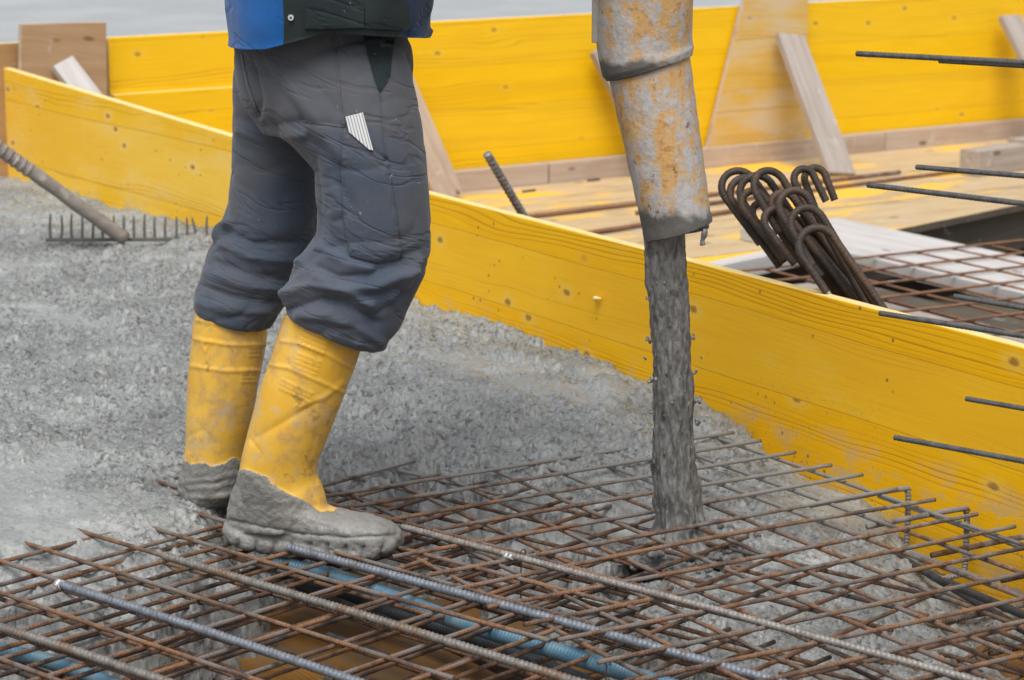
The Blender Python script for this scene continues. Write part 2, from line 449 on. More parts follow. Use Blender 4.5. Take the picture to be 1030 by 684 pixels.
# ------------------------------------------------------------------ object helpers
def mesh(name, V, Fc, mat, parent=None, smooth=True, uv=None, world=True, mats=None, fmat=None, loc=None):
    me = bpy.data.meshes.new(name)
    V = np.asarray(V, float)
    if loc is not None:
        V = V - np.asarray(loc)
    me.from_pydata(V.tolist(), [], [list(f) for f in Fc] if not isinstance(Fc, np.ndarray) else Fc.tolist())
    for q in (mats or [mat]):
        me.materials.append(M[q])
    if fmat is not None:
        me.polygons.foreach_set('material_index', np.asarray(fmat, np.int32))
    if smooth:
        me.polygons.foreach_set('use_smooth', np.ones(len(me.polygons), bool))
    if uv is not None:
        l = me.uv_layers.new(name='UVMap')
        idx = np.zeros(len(me.loops), np.int32); me.loops.foreach_get('vertex_index', idx)
        l.data.foreach_set('uv', np.asarray(uv)[idx].ravel())
    me.update()
    o = bpy.data.objects.new(name, me)
    C.objects.link(o)
    if loc is not None:
        o.location = loc
    if parent is not None:
        attach(o, parent)
    return o
def attach(o, parent):               # keep the world place
    o.parent = parent
    o.matrix_parent_inverse = parent.matrix_basis.inverted()
def tag(o, label=None, cat=None, group=None, kind=None):
    for k, v in (('label', label), ('category', cat), ('group', group), ('kind', kind)):
        if v: o[k] = v
    return o
def empty(name, loc):
    o = bpy.data.objects.new(name, None)
    o.empty_display_size = .05
    o.location = tuple(loc)
    C.objects.link(o)
    return o

def frames(pts):
    T = np.gradient(pts, axis=0)
    T /= np.linalg.norm(T, axis=1)[:, None] + 1e-12
    t = T[0]
    a = np.cross(t, [0, 0, 1.0])
    if np.linalg.norm(a) < .2: a = np.cross(t, [0, 1.0, 0])
    a /= np.linalg.norm(a)
    A = []
    for t in T:
        a = a - t * np.dot(a, t); a /= np.linalg.norm(a); A.append(a)
    A = np.array(A)
    return T, A, np.cross(T, A)
def resample(pts, step):
    pts = np.asarray(pts, float)
    d = np.r_[0, np.cumsum(np.linalg.norm(np.diff(pts, axis=0), axis=1))]
    n = max(2, int(math.ceil(d[-1] / step)) + 1)
    s = np.linspace(0, d[-1], n)
    return np.stack([np.interp(s, d, pts[:, i]) for i in range(3)], 1), s
def spline(pts, n=16):               # catmull-rom through the points
    p = np.asarray(pts, float); q = np.vstack([2 * p[0] - p[1], p, 2 * p[-1] - p[-2]])
    out = []
    for i in range(1, len(q) - 2):
        for t in np.linspace(0, 1, n, endpoint=False):
            a, b, c, d = q[i - 1], q[i], q[i + 1], q[i + 2]
            out.append(.5 * (2 * b + (c - a) * t + (2 * a - 5 * b + 4 * c - d) * t * t + (3 * b - a - 3 * c + d) * t ** 3))
    out.append(p[-1])
    return np.array(out)
def tube(pts, r, seg=8, step=.02, pitch=0, depth=.1, wob=0.0):
    pts, s = resample(pts, step)
    if wob:
        k = rng.normal(0, wob, (len(pts), 3)); k[:, :] = np.cumsum(k - k.mean(0), 0) * .15
        pts = pts + k
    T, A, B = frames(pts)
    th = np.linspace(0, 2 * math.pi, seg, endpoint=False)
    rr = np.full((len(pts), seg), 1.0) * (r if np.isscalar(r) else np.interp(s / s[-1], np.linspace(0, 1, len(r)), r)[:, None])
    if pitch:
        ph = 2 * math.pi * s[:, None] / pitch + 1.4 * np.sin(2 * th)[None, :]
        rr = rr * (1 + depth * np.clip(np.cos(ph), -.2, 1))
    V = pts[:, None, :] + rr[:, :, None] * (np.cos(th)[None, :, None] * A[:, None, :] + np.sin(th)[None, :, None] * B[:, None, :])
    n = len(pts)
    uv = np.stack([np.repeat(s, seg), np.tile(th / (2 * math.pi), n)], 1)
    V = V.reshape(-1, 3)
    i = np.arange(n - 1)[:, None] * seg; j = np.arange(seg)[None, :]; j2 = (j + 1) % seg
    Q = np.stack([i + j, i + j2, i + seg + j2, i + seg + j], -1).reshape(-1, 4).tolist()
    Q.append(list(range(seg))[::-1]); Q.append([(n - 1) * seg + k for k in range(seg)])
    return V, Q, uv
def bar(name, pts, r, mat, parent=None, **kw):
    V, Q, uv = tube(pts, r, **kw)
    o = mesh(name, V, Q, mat, parent, uv=uv, loc=None if parent is not None else V.mean(0))
    return o
def join(parts):                     # [(V, F), ...] -> one
    V, Fc, n = [], [], 0
    for v, f in parts:
        V.append(np.asarray(v)); Fc += [[i + n for i in q] for q in f]; n += len(v)
    return np.vstack(V), Fc

def plank(name, p0, xd, L, zd, W, T, mat, parent=None, bev=.003, edge=None, center=True, seg=1):
    """board: local X along its length from p0, local Z across the width (p0 on its lower long edge), local Y the thickness"""
    x = np.array(xd, float); x /= np.linalg.norm(x)
    z = np.array(zd, float); z -= x * np.dot(x, z); z /= np.linalg.norm(z)
    y = np.cross(z, x)
    bm = bmesh.new()
    bmesh.ops.create_cube(bm, size=1)
    for v in bm.verts:
        v.co = Vector((v.co.x * L, v.co.y * T, v.co.z * W))
    if bev:
        bmesh.ops.bevel(bm, geom=list(bm.edges), offset=bev, segments=2, affect='EDGES', profile=.6)
    me = bpy.data.meshes.new(name)
    bm.to_mesh(me); bm.free()
    me.materials.append(M[mat])
    if edge:
        me.materials.append(M[edge])
        for p in me.polygons:
            if abs(p.normal.y) < .8: p.material_index = 1
    c = np.array(p0, float) + x * L / 2 + z * W / 2
    o = bpy.data.objects.new(name, me)
    C.objects.link(o)
    Mx = Matrix(((x[0], y[0], z[0], c[0]), (x[1], y[1], z[1], c[1]), (x[2], y[2], z[2], c[2]), (0, 0, 0, 1)))
    o.matrix_basis = Mx
    if parent is not None:
        o.parent = parent; o.matrix_parent_inverse = parent.matrix_basis.inverted()
    return o
def prism(name, poly, off, mat, parent=None, edge=None, bev=.002):
    """flat polygon (3D points) pushed along off; local frame: X along the first edge"""
    poly = np.asarray(poly, float); off = np.asarray(off, float)
    c = poly.mean(0)
    x = poly[1] - poly[0]; x /= np.linalg.norm(x)
    y = off / np.linalg.norm(off); x = x - y * np.dot(x, y); x /= np.linalg.norm(x)
    z = np.cross(x, y)
    R = np.stack([x, y, z], 1)
    lo = (poly - c) @ R
    bm = bmesh.new()
    a = [bm.verts.new(p) for p in lo]
    b = [bm.verts.new(p + [0, np.linalg.norm(off), 0]) for p in lo]
    n = len(a)
    bm.faces.new(a); bm.faces.new(b[::-1])
    for i in range(n): bm.faces.new((a[i], b[i], b[(i + 1) % n], a[(i + 1) % n]))
    bmesh.ops.recalc_face_normals(bm, faces=bm.faces)
    if bev: bmesh.ops.bevel(bm, geom=list(bm.edges), offset=bev, segments=1, affect='EDGES')
    me = bpy.data.meshes.new(name); bm.to_mesh(me); bm.free()
    me.materials.append(M[mat])
    if edge:
        me.materials.append(M[edge])
        for p in me.polygons:
            if abs(p.normal.y) < .8: p.material_index = 1
    o = bpy.data.objects.new(name, me); C.objects.link(o)
    o.matrix_basis = Matrix(((x[0], y[0], z[0], c[0]), (x[1], y[1], z[1], c[1]), (x[2], y[2], z[2], c[2]), (0, 0, 0, 1)))
    if parent is not None:
        o.parent = parent; o.matrix_parent_inverse = parent.matrix_basis.inverted()
    return o
def clip(poly, p0, n):               # keep the side n points to
    out = []
    for i in range(len(poly)):
        a, b = poly[i], poly[(i + 1) % len(poly)]
        da, db = np.dot(a - p0, n), np.dot(b - p0, n)
        if da >= 0: out.append(a)
        if da * db < 0: out.append(a + (b - a) * da / (da - db))
    return out

# ================================================================== the setting
g = 400
mesh_g = mesh('ground', [(-g, -g, -.62), (g, -g, -.62), (g, g, -.62), (-g, g, -.62)], [(0, 1, 2, 3)], 'ground', smooth=False)
tag(mesh_g, kind='structure')

# the board line that stops the pour
BS = np.array([-.205, 6.063, 0]); BD = np.array([.507, -.862, 0]); BD /= np.linalg.norm(BD)
BN = np.array([BD[1], -BD[0], 0])                # points to the camera side / the pour
LD = np.array([-1.768, 8.430, 0]) - BS; LL = np.linalg.norm(LD); LD /= LL
LN = np.array([-LD[1], LD[0], 0]); LN = LN if LN[1] < 0 else -LN
FLOOR = -.18
# the back wall line
W0 = np.array([-.195, 9.479, 0]); WD = np.array([.8217, .5699, 0]); WN = np.array([.5699, -.8217, 0])
def wp(s, n, z): return W0 + WD * s + WN * n + np.array([0, 0, z])

# deck under the slab
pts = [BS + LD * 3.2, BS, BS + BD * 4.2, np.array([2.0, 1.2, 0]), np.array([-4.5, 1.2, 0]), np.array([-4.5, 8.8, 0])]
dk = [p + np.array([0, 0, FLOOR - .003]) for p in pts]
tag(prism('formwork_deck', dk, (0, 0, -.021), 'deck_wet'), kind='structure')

# ---------------------------------------------------------------- wet concrete
CP = [(0, 178, .015), (-60, 150, .02), (60, 208, .02), (110, 225, .025), (150, 235, .03), (200, 240, .045), (236, 240, .06), (300, 262, .05), (360, 290, .035), (418, 313, .02), (470, 332, .02), (530, 355, .025), (570, 380, .02), (610, 395, .03), (650, 412, .01), (690, 432, .0),
      (-40, 300, .02), (0, 250, .02), (60, 245, .02), (150, 260, .03), (30, 270, .015), (100, 300, .03), (0, 350, .03), (100, 400, .03), (-80, 420, .03), (200, 300, .04), (300, 380, .04), (420, 380, .05), (500, 400, .05), (600, 420, .04), (200, 440, .03), (0, 440, .035), (560, 440, .03), (480, 440, .03), (650, 445, .02), (420, 430, .03),
      (620, 462, .0), (560, 462, .006), (500, 466, .008), (450, 462, .008), (400, 452, .010), (350, 446, .014), (310, 460, .010), (260, 485, .026), (200, 503, .016), (150, 508, .019), (100, 512, .019), (50, 524, .019), (0, 534, .019), (-60, 545, .019), (300, 470, .020), (20, 526, .019), (75, 515, .019), (125, 507, .019), (175, 503, .019), (-30, 534, .019), (25, 500, .03), (75, 490, .03), (120, 480, .03), (-100, 555, .019), (60, 480, .03), (-40, 500, .03),
      (700, 445, -.005), (735, 470, -.025), (770, 492, -.04), (810, 510, -.05), (865, 534, -.065), (900, 565, -.10), (930, 580, -.13), (977, 603, -.17), (1010, 620, -.25), (1040, 640, -.28), (930, 545, -.25), (980, 570, -.28), (1040, 600, -.28), (880, 515, -.20), (840, 495, -.15),
      (720, 530, -.04), (760, 530, -.04), (800, 560, -.055), (850, 580, -.06), (880, 610, -.075), (940, 630, -.11), (960, 650, -.14), (700, 580, -.05), (760, 610, -.07), (820, 640, -.09), (880, 670, -.12), (600, 500, -.015), (640, 480, -.008), (600, 540, -.04), (640, 580, -.06), (660, 620, -.085), (720, 650, -.1), (780, 690, -.12), (560, 500, -.015), (520, 500, -.015), (520, 530, -.04), (560, 570, -.075), (470, 495, -.02), (450, 530, -.07), (420, 490, -.02), (380, 480, -.015), (600, 625, -.15), (620, 650, -.2), (520, 580, -.15), (470, 560, -.17), (420, 560, -.2), (350, 600, -.22), (260, 610, -.18), (200, 575, -.05), (130, 552, -.012), (60, 562, -.012), (0, 575, -.012), (-60, 590, -.02), (100, 580, -.026), (30, 595, -.026), (0, 625, -.045), (80, 615, -.045), (150, 600, -.05), (60, 650, -.075), (0, 665, -.07), (-60, 650, -.06), (30, 700, -.10), (120, 640, -.09), (-60, 710, -.10), (350, 680, -.24), (600, 690, -.24), (0, 720, -.22), (690, 710, -.2), (1000, 690, -.22), (350, 640, -.30), (300, 690, -.32), (420, 690, -.32), (550, 690, -.30), (300, 640, -.26), (450, 660, -.27), (400, 620, -.27), (500, 640, -.27), (560, 620, -.23), (250, 545, -.05), (190, 540, -.02), (300, 555, -.14), (330, 520, -.06), (280, 515, -.02)]
cpw = np.array([P(*c) for c in CP])
gy = [3.0]
while gy[-1] < 9.3: gy.append(gy[-1] + max(.0031, .0031 * (gy[-1] / 4.0) ** 1.7))
gy = np.array(gy); gx = np.arange(-2.05, 1.10, .0027)
X, Y = np.meshgrid(gx, gy)
def kern(X, Y):
    num = np.zeros_like(X); den = np.full_like(X, 1e-9)
    for (x, y, z) in cpw:
        sg = .075 + .028 * max(0, y - 3.8)
        d2 = (X - x) ** 2 + ((Y - y) * .72) ** 2
        k = 1.0 / (d2 / sg ** 2 + .15) ** 2
        num += k * z; den += k
    return num / den
ncx, ncy = np.r_[gx[::8], gx[-1] + .001], np.r_[gy[::6], gy[-1] + .001]
cX, cY = np.meshgrid(ncx, ncy)
cZ = kern(cX, cY)
def bil(xs, ys, src_x, src_y, Z):
    i = np.clip(np.searchsorted(src_x, xs) - 1, 0, len(src_x) - 2); j = np.clip(np.searchsorted(src_y, ys) - 1, 0, len(src_y) - 2)
    a = np.clip((xs - src_x[i]) / (src_x[i + 1] - src_x[i]), 0, 1); b = np.clip((ys - src_y[j]) / (src_y[j + 1] - src_y[j]), 0, 1)
    return Z[j][:, i] * (1 - b)[:, None] * (1 - a)[None] + Z[j][:, i + 1] * (1 - b)[:, None] * a[None] + Z[j + 1][:, i] * b[:, None] * (1 - a)[None] + Z[j + 1][:, i + 1] * b[:, None] * a[None]
Z = bil(gx, gy, ncx, ncy, cZ)
def vnoise(step, seed):
    r = np.random.default_rng(seed)
    nx = np.arange(gx[0] - step, gx[-1] + 2 * step, step); ny = np.arange(gy[0] - step, gy[-1] + 2 * step, step)
    N = r.normal(0, 1, (len(ny), len(nx)))
    for _ in range(1):
        N = (N + np.roll(N, 1, 0) + np.roll(N, 1, 1)) / 1.7
    i = np.searchsorted(nx, gx) - 1; j = np.searchsorted(ny, gy) - 1
    a = (gx - nx[i]) / step; b = (gy - ny[j]) / step
    a = a * a * (3 - 2 * a); b = (b * b * (3 - 2 * b))[:, None]
    return (N[j][:, i] * (1 - a) + N[j][:, i + 1] * a) * (1 - b) + (N[j + 1][:, i] * (1 - a) + N[j + 1][:, i + 1] * a) * b
calm = np.clip(.78 + .45 * vnoise(.20, 3) + .45 * vnoise(.07, 4), 0, 1)          # slurry-smooth patches against stony ones
calm = np.clip(calm * (1 - np.clip((Y - 6.8) / 1.2, 0, .6)), 0, 1)
near = np.clip((6.2 - Y) / 2.0, 0, 1)
Z += (.0065 * vnoise(.13, 5) + .0055 * vnoise(.055, 6)) * np.clip(.45 + (Y - 3.9) * .9, .45, 1) + (.0026 + .002 * calm) * vnoise(.025, 7) + .0012 * calm * vnoise(.011, 8)
# the pour has not reached the front yet: bare deck under the mesh there
pu, pv = proj(np.stack([X.ravel(), Y.ravel(), np.full(X.size, -.13)], 1)).T.reshape(2, *X.shape)
edge = np.interp(pu, [-120, 0, 100, 180, 260, 400, 500, 580, 640, 700, 1100], [740, 724, 690, 640, 602, 592, 606, 636, 666, 704, 790])
k_ = np.clip((pv - edge) / 34 + .45 * vnoise(.07, 21), 0, 1)
Z -= .24 * k_ * k_ * (3 - 2 * k_)
# crater the stream digs
sx, sy = P(690, 545, -.03)[:2]
rr = np.sqrt((X - sx) ** 2 + (Y - sy) ** 2)
Z += -.095 * np.exp(-(rr / .075) ** 2) + .016 * np.exp(-((rr - .11) / .035) ** 2)
# stones and lumps: grains on a jittered lattice (gaps stay between them), bigger lumps strewn over
Zb = Z.copy()
def stamp(px, py, rad, hk, sink):
    ix = np.clip(np.searchsorted(gx, px), 0, len(gx) - 1); iy = np.clip(np.searchsorted(gy, py), 0, len(gy) - 1)
    cm = calm[iy, ix]
    kp = rng.uniform(0, 1, len(px)) < (.10 + .90 * cm)
    an = rng.uniform(0, math.pi, len(px)); el = rng.uniform(.75, 1.25, len(px)); hk = hk * rng.uniform(.7, 1.3, len(px))
    for k in np.where(kp)[0]:
        x, y, r = px[k], py[k], rad[k]
        R = 1.35 * r
        i0, i1 = np.searchsorted(gx, [x - R, x + R]); j0, j1 = np.searchsorted(gy, [y - R, y + R])
        if i1 <= i0 or j1 <= j0: continue
        dx = X[j0:j1, i0:i1] - x; dy = Y[j0:j1, i0:i1] - y
        c, s_ = math.cos(an[k]), math.sin(an[k])
        b = 1 - ((dx * c + dy * s_) / (r * el[k])) ** 2 - ((-dx * s_ + dy * c) / (r * (2 - el[k]))) ** 2
        hh = np.sqrt(np.clip(b, 0, 1)) * r * hk[k] - r * sink
        win = Z[j0:j1, i0:i1]
        Z[j0:j1, i0:i1] = np.where(b > 0, np.maximum(win, Zb[iy[k], ix[k]] + hh), win)
cell = .0115
lx, ly = np.meshgrid(np.arange(gx[0], gx[-1], cell), np.arange(gy[0], gy[-1], cell))
px = (lx + rng.uniform(-.5, .5, lx.shape) * cell).ravel(); py = (ly + rng.uniform(-.5, .5, lx.shape) * cell).ravel()
stamp(px, py, rng.uniform(.0038, .0074, len(px)), np.clip(1.05 + (py - 4.2) * .3, 1.05, 1.45), .40)
ns = 26000
px = rng.uniform(gx[0], gx[-1], ns); py = gy[0] + (gy[-1] - gy[0]) * rng.uniform(0, 1, ns) ** 1.4
stamp(px, py, np.clip(.0062 * (1 - rng.uniform(0, 1, ns)) ** (-.38), .006, .016) * np.clip(.55 + (py - 4.2) * .45, .55, 1), .9, .2)
Z[0] -= .05
Vc = np.stack([X, Y, Z], -1).reshape(-1, 3)
nx_, ny_ = len(gx), len(gy)
i = np.arange(ny_ - 1)[:, None] * nx_; j = np.arange(nx_ - 1)[None, :]
Q = np.stack([i + j, i + j + 1, i + nx_ + j + 1, i + nx_ + j], -1).reshape(-1, 4)
cen = Vc[Q].mean(1)
ok = ((cen - BS) @ BN > .0005) & (cen[:, 2] > FLOOR - .03)
left = cen[:, 1] > BS[1] - .2
ok &= np.where(left & (((cen - BS) @ LD) > 0), ((cen - BS) @ LN > .0005), True)
Q = Q[ok]
used = np.unique(Q); stony = calm.reshape(-1)[used]; mp = np.full(len(Vc), -1); mp[used] = np.arange(len(used))
Vc, Q = Vc[used], mp[Q]
me = bpy.data.meshes.new('wet_concrete')
me.vertices.add(len(Vc)); me.vertices.foreach_set('co', Vc.ravel())
me.loops.add(len(Q) * 4); me.loops.foreach_set('vertex_index', Q.ravel().astype(np.int32))
me.polygons.add(len(Q)); me.polygons.foreach_set('loop_start', np.arange(0, len(Q) * 4, 4, dtype=np.int32))
me.polygons.foreach_set('use_smooth', np.ones(len(Q), bool))
me.update(calc_edges=True)
me.materials.append(M['concrete'])
at = me.attributes.new('stony', 'FLOAT', 'POINT'); at.data.foreach_set('value', stony.astype(np.float32))
oc = bpy.data.objects.new('wet_concrete', me); C.objects.link(oc)
tag(oc, kind='structure')

# ---------------------------------------------------------------- stop-end boards of the pour
o = plank('formwork_board', BS + np.array([0, 0, FLOOR]) - BN * .0135 - BD * .12, BD, 3.42, (0, 0, 1), .48, .027, 'board_front', edge='edge_wood')
tag(o, 'long yellow formwork board with dark grain lines beside the concrete stream', 'formwork board', 'yellow formwork boards round the pour')
fb = o
# second board: its top climbs away from the camera
yl = np.array([LD[0], LD[1], 0])
o = prism('formwork_board', [BS + LD * (LL + .5) + np.array([0, 0, FLOOR]), BS + LD * .125 + np.array([0, 0, FLOOR]), BS + LD * .125 + np.array([0, 0, .300]), BS + LD * (LL + .5) + np.array([0, 0, .30 + .10 * (LL + .5) / LL])], -LN * .027, 'board_far', edge='edge_wood')
tag(o, 'worn pale yellow formwork board running behind the rake and the worker', 'formwork board', 'yellow formwork boards round the pour')
# wood splinter stuck on the near board
sp_ = PN(603, 301, BS, BN)
V, Q2, uv = tube([sp_ + BN * .002 - BD * .012, sp_ + BN * .012 + np.array([0, 0, .003]), sp_ + BN * .004 + BD * .013 + np.array([0, 0, .004])], [.004, .006, .002], seg=6, step=.004)
tag(mesh('wood_splinter', V, Q2, 'edge_wood', uv=uv), 'small pale wood splinter stuck on the face of the long yellow board', 'splinter')

# ---------------------------------------------------------------- back wall of formwork
def wall_board(s0, s1, z0, z1, n, mat, label, T=.027, edge='edge_wood'):
    o = plank('formwork_board', wp(s0, n, z0) + WN * (-T / 2), WD, s1 - s0, (0, 0, 1), z1 - z0, T, mat, edge=edge)
    return tag(o, label, 'formwork board', 'boards of the back formwork wall')
wall_board(-3.2, -1.50, -.10, .482, 0, 'brown_board', 'brown formwork board behind the tilted plywood offcut at the wall end')
wall_board(-1.495, -.455, -.10, .285, .030, 'board_back', 'lower of the two stacked yellow wall boards left of the worker')
wall_board(-1.495, -.455, -.10, .484, 0, 'board_back', 'upper yellow wall board with a pale edge above the lower one')
wall_board(-.45, 1.44, -.10, .482, 0, 'board_back', 'bright yellow back wall board between the worker and the pump pipe')
wall_board(1.445, 5.2, -.10, .482, 0, 'board_back', 'bright yellow back wall board behind the leaning prop and floating bars')
# support panel
pw = wp(0, .034, 0)
poly = [PN(u, v, pw, WN) for u, v in ((711, 151), (813, 141), (813, -22), (754, -22))]
tag(prism('slanted_panel', poly, -WN * .021, 'board_faded', edge='raw_pink'), 'faded yellow panel with a slanted edge standing against the back wall', 'panel')
# battens
def batten(s0, s1, label):
    o = plank('timber_batten', wp(s0, .031, FLOOR), WD, s1 - s0, (0, 0, 1), .083, .05, 'raw_pink')
    tag(o, label, 'batten', 'battens along the foot of the back wall')
batten(-1.4, .375, 'pinkish timber batten under the yellow wall, ending left of the pipe at a gap')
batten(.383, 2.2, 'pinkish timber batten at the wall foot behind the pipe and the slanted panel')
batten(2.205, 5.0, 'pinkish timber batten at the wall foot behind the grey timber blocks')
# props leaning on the wall
def prop(u0, v0, u1, v1, wd, n, mat, label, T=.03):
    top = PN(u0, v0, wp(0, n, 0), WN); bot = P(u1, v1, FLOOR + .004)
    x = top - bot
    L = np.linalg.norm(x)
    xn = x / L
    z = WD - xn * np.dot(WD, xn); z /= np.linalg.norm(z)
    tag(plank('timber_prop', bot - z * wd / 2, xn, L, z, wd, T, mat), label, 'prop', 'timber props leaning on the back wall')
prop(794, 36, 846, 176, .135, .075, 'raw_grey', 'grey timber prop leaning on the slanted faded panel')
prop(603, 48, 668, 178, .10, .06, 'raw_grey', 'grey timber prop partly hidden behind the pump pipe')
prop(1015, 17, 1085, 150, .125, .06, 'raw_grey', 'grey timber prop leaning above the timber blocks, cut by the picture edge')
prop(392, 62, 452, 200, .125, .06, 'raw_pink', 'pinkish timber prop just behind the worker at the wall foot')
# plywood offcut at the far end, with a short prop
pb = wp(0, .065, 0)
poly = [PN(u, v, pb, WN) for u, v in ((20, 110), (108, 118), (107, 22), (21, 24))]
tag(prism('plywood_offcut', poly, -WN * .02, 'ply_brown', edge='raw_pink'), 'square brown plywood offcut standing above the wall top', 'plywood sheet')
top = PN(62, 63, wp(0, .08, 0), WN); bot = PN(112, 128, wp(0, .22, 0), WN)
x = top - bot; zz = WD - x * np.dot(WD, x) / np.dot(x, x)
tag(plank('timber_prop', bot - zz / np.linalg.norm(zz) * .045, x, np.linalg.norm(x), zz, .09, .03, 'plank_pale'), 'short pale timber prop against the square plywood offcut', 'prop', 'timber props leaning on the back wall')

# ---------------------------------------------------------------- deck behind the board
e0, e1 = P(720, 268, FLOOR), P(1020, 207, FLOOR)
ed = e1 - e0; ed /= np.linalg.norm(ed); en = np.array([ed[1], -ed[0], 0])
if np.dot(en, WN) < 0: en = -en
nE = np.dot(e0 - W0, WN)
bback = BS - BN * .029
lback = BS - LN * .029
cuts = [.0, .62, 1.18, 1.75, 2.3, 3.6]
lab = ['tan deck board along the foot of the back wall', 'tan yellow deck board with the leaning prop standing on it', 'yellow stained deck board under the long bars', 'bright yellow deck board with its cut edge over the dark opening', 'deck board nearest the long yellow board, behind the stream']
mts = ['deck_tan', 'deck_tan', 'deck_tan', 'deck_yellow', 'deck_yellow']
for k in range(5):
    a, b = cuts[k] + .002, cuts[k + 1] - .002
    poly = [wp(-2.6, a, FLOOR), wp(5.0, a, FLOOR), wp(5.0, b, FLOOR), wp(-2.6, b, FLOOR)]
    poly = clip(poly, e0, -en)
    if len(poly) > 2: poly = clip(poly, bback, -BN)
    if len(poly) > 2: poly = clip(poly, lback, -LN)
    if len(poly) < 3: continue
    dz = (0, 0, -.027)
    o = prism('deck_board', poly, dz, mts[k], edge='joist')
    tag(o, lab[k], 'deck board', 'deck boards behind the pour')
# joists below the deck edge and in the opening
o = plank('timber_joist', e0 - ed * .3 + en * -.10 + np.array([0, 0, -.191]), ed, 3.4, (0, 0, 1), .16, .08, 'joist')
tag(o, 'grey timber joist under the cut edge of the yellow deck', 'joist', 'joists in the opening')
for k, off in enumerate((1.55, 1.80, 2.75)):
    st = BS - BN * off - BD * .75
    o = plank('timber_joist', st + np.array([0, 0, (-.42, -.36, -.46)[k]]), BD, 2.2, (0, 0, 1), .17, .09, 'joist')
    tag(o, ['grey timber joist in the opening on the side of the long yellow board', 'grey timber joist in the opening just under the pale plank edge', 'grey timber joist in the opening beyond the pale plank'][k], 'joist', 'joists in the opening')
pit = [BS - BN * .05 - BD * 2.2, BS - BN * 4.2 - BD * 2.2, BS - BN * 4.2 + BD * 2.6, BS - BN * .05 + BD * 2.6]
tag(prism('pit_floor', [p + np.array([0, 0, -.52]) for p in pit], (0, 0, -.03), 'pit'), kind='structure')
o = prism('concrete_beam', [e0 - ed * .5 - en * .16 + np.array([0, 0, z]) for z in (-.338, -.030)] + [e0 + ed * 3.2 - en * .16 + np.array([0, 0, z]) for z in (-.030, -.338)], -en * .12, 'pit_beam_shade')
tag(o, 'concrete beam coloured as if in shade, closing the opening below the yellow deck edge', 'beam')
# pale plank bridging the opening
q0 = P(757, 240, FLOOR + .032); q1 = P(829, 214, FLOOR + .032)
wv = -BN
o = plank('pale_plank', BS - BD * 1.40 - BN * 1.97 + np.array([0, 0, -.1575]), BD, 2.7, wv, .43, .042, 'plank_pale')
tag(o, 'wide pale weathered plank lying from the deck under the rusty mesh', 'plank')
# pale support strips below the mesh
for k, (u, v, L) in enumerate(((725, 276, .60), (795, 296, 1.6))):
    o = plank('support_timber', P(u, v, -.20), BD if k else ed, L, -BN if k else np.array([-ed[1], ed[0], 0]), .07, .06, 'raw_grey' if k else 'plank_pale')
    tag(o, ['pale timber strip behind the board top, next to the hooked bars', 'grey timber under the rusty mesh just behind the board top'][k], 'timber')
# timber blocks
c0 = P(984, 178, FLOOR)
bd = (WD * .97 - WN * .1); bd /= np.linalg.norm(bd)
o = plank('timber_block', c0 + np.array([0, 0, .001]) - np.array([-bd[1], bd[0], 0]) * -.05, bd, .34, (0, 0, 1), .105, .10, 'block_wood', bev=.005)
tag(o, 'grey timber block lying on the yellow deck in front', 'timber block', 'timber blocks on the deck')
o = plank('timber_block', P(1022, 165, FLOOR) + np.array([0, 0, .001]), bd, .4, (0, 0, 1), .105, .10, 'block_wood', bev=.005)
tag(o, 'grey timber block just behind the front block', 'timber block', 'timber blocks on the deck')
# long bars lying on the deck
for k, (a, b, r) in enumerate((((520, 219), (905, 173), .009), ((575, 237), (790, 204), .009), ((640, 214), (1010, 166), .008), ((700, 206), (880, 183), .007))):
    p, q = P(*a, FLOOR + r + .001), P(*b, FLOOR + r + .001)
    tag(bar('deck_bar', [p, q], r, 'mesh_back', seg=8, step=.05), ['longest dark bar on the deck, nearest the tie rod', 'rusty bar on the deck behind the pipe mouth', 'thin bar on the deck reaching the timber blocks', 'short thin bar on the deck in front of the leaning prop'][k], 'bar', 'bars lying on the deck')
for k, (u, v) in enumerate(((532, 192), (597, 181))):
    p = P(u, v, FLOOR + .004)
    tag(bar('steel_offcut', [p - WD * .03, p + WD * .03], .005, 'rib_dark', step=.02), ['dark steel offcut on the deck close to the tie rod tip', 'dark steel offcut on the deck left of the pipe'][k], 'offcut', 'steel offcuts on the deck')

# rusty mesh over the opening
mz = -.135
root = empty('rebar_mesh', P(930, 290, mz))
tag(root, 'rusty rebar mesh lying over the opening behind the long board', 'rebar mesh')
og = BS - BN * .05; far = 0
for k in range(24):                  # along the board
    pass
nfar = np.dot(P(860, 263, mz) - BS, -BN)
d = 1.10
while d < 3.2:
    a = BS - BN * d - BD * .70; b = BS - BN * d + BD * 1.0
    a[2] = b[2] = mz
    bar('longitudinal_bar', [a, b], .0045, 'mesh_back', root, seg=6, step=.06, wob=.0015); d += .15
d = -.66
while d < .98:
    a = BS - BN * 1.06 + BD * d; b = BS - BN * 3.22 + BD * d
    a[2] = b[2] = mz + .008
    bar('cross_bar', [a, b], .0045, 'mesh_back', root, seg=6, step=.06, wob=.0015); d += .19

# concrete wall that the free bars stick out of
dd = math.radians(47); DW = np.array([math.sin(dd), -math.cos(dd), 0])
tip0 = PD(885, 315, 3.8); tip0[2] = 0
tw = tip0 + DW * .95
ns_ = np.array([DW[1], -DW[0], 0])
o = plank('concrete_wall', tw + np.array([0, 0, FLOOR]) - ns_ * 0.08, DW, 1.6, (0, 0, 1), 1.6, .24, 'wall_conc', bev=.008)
tag(o, 'concrete wall that the free steel bars stick out of', 'wall')
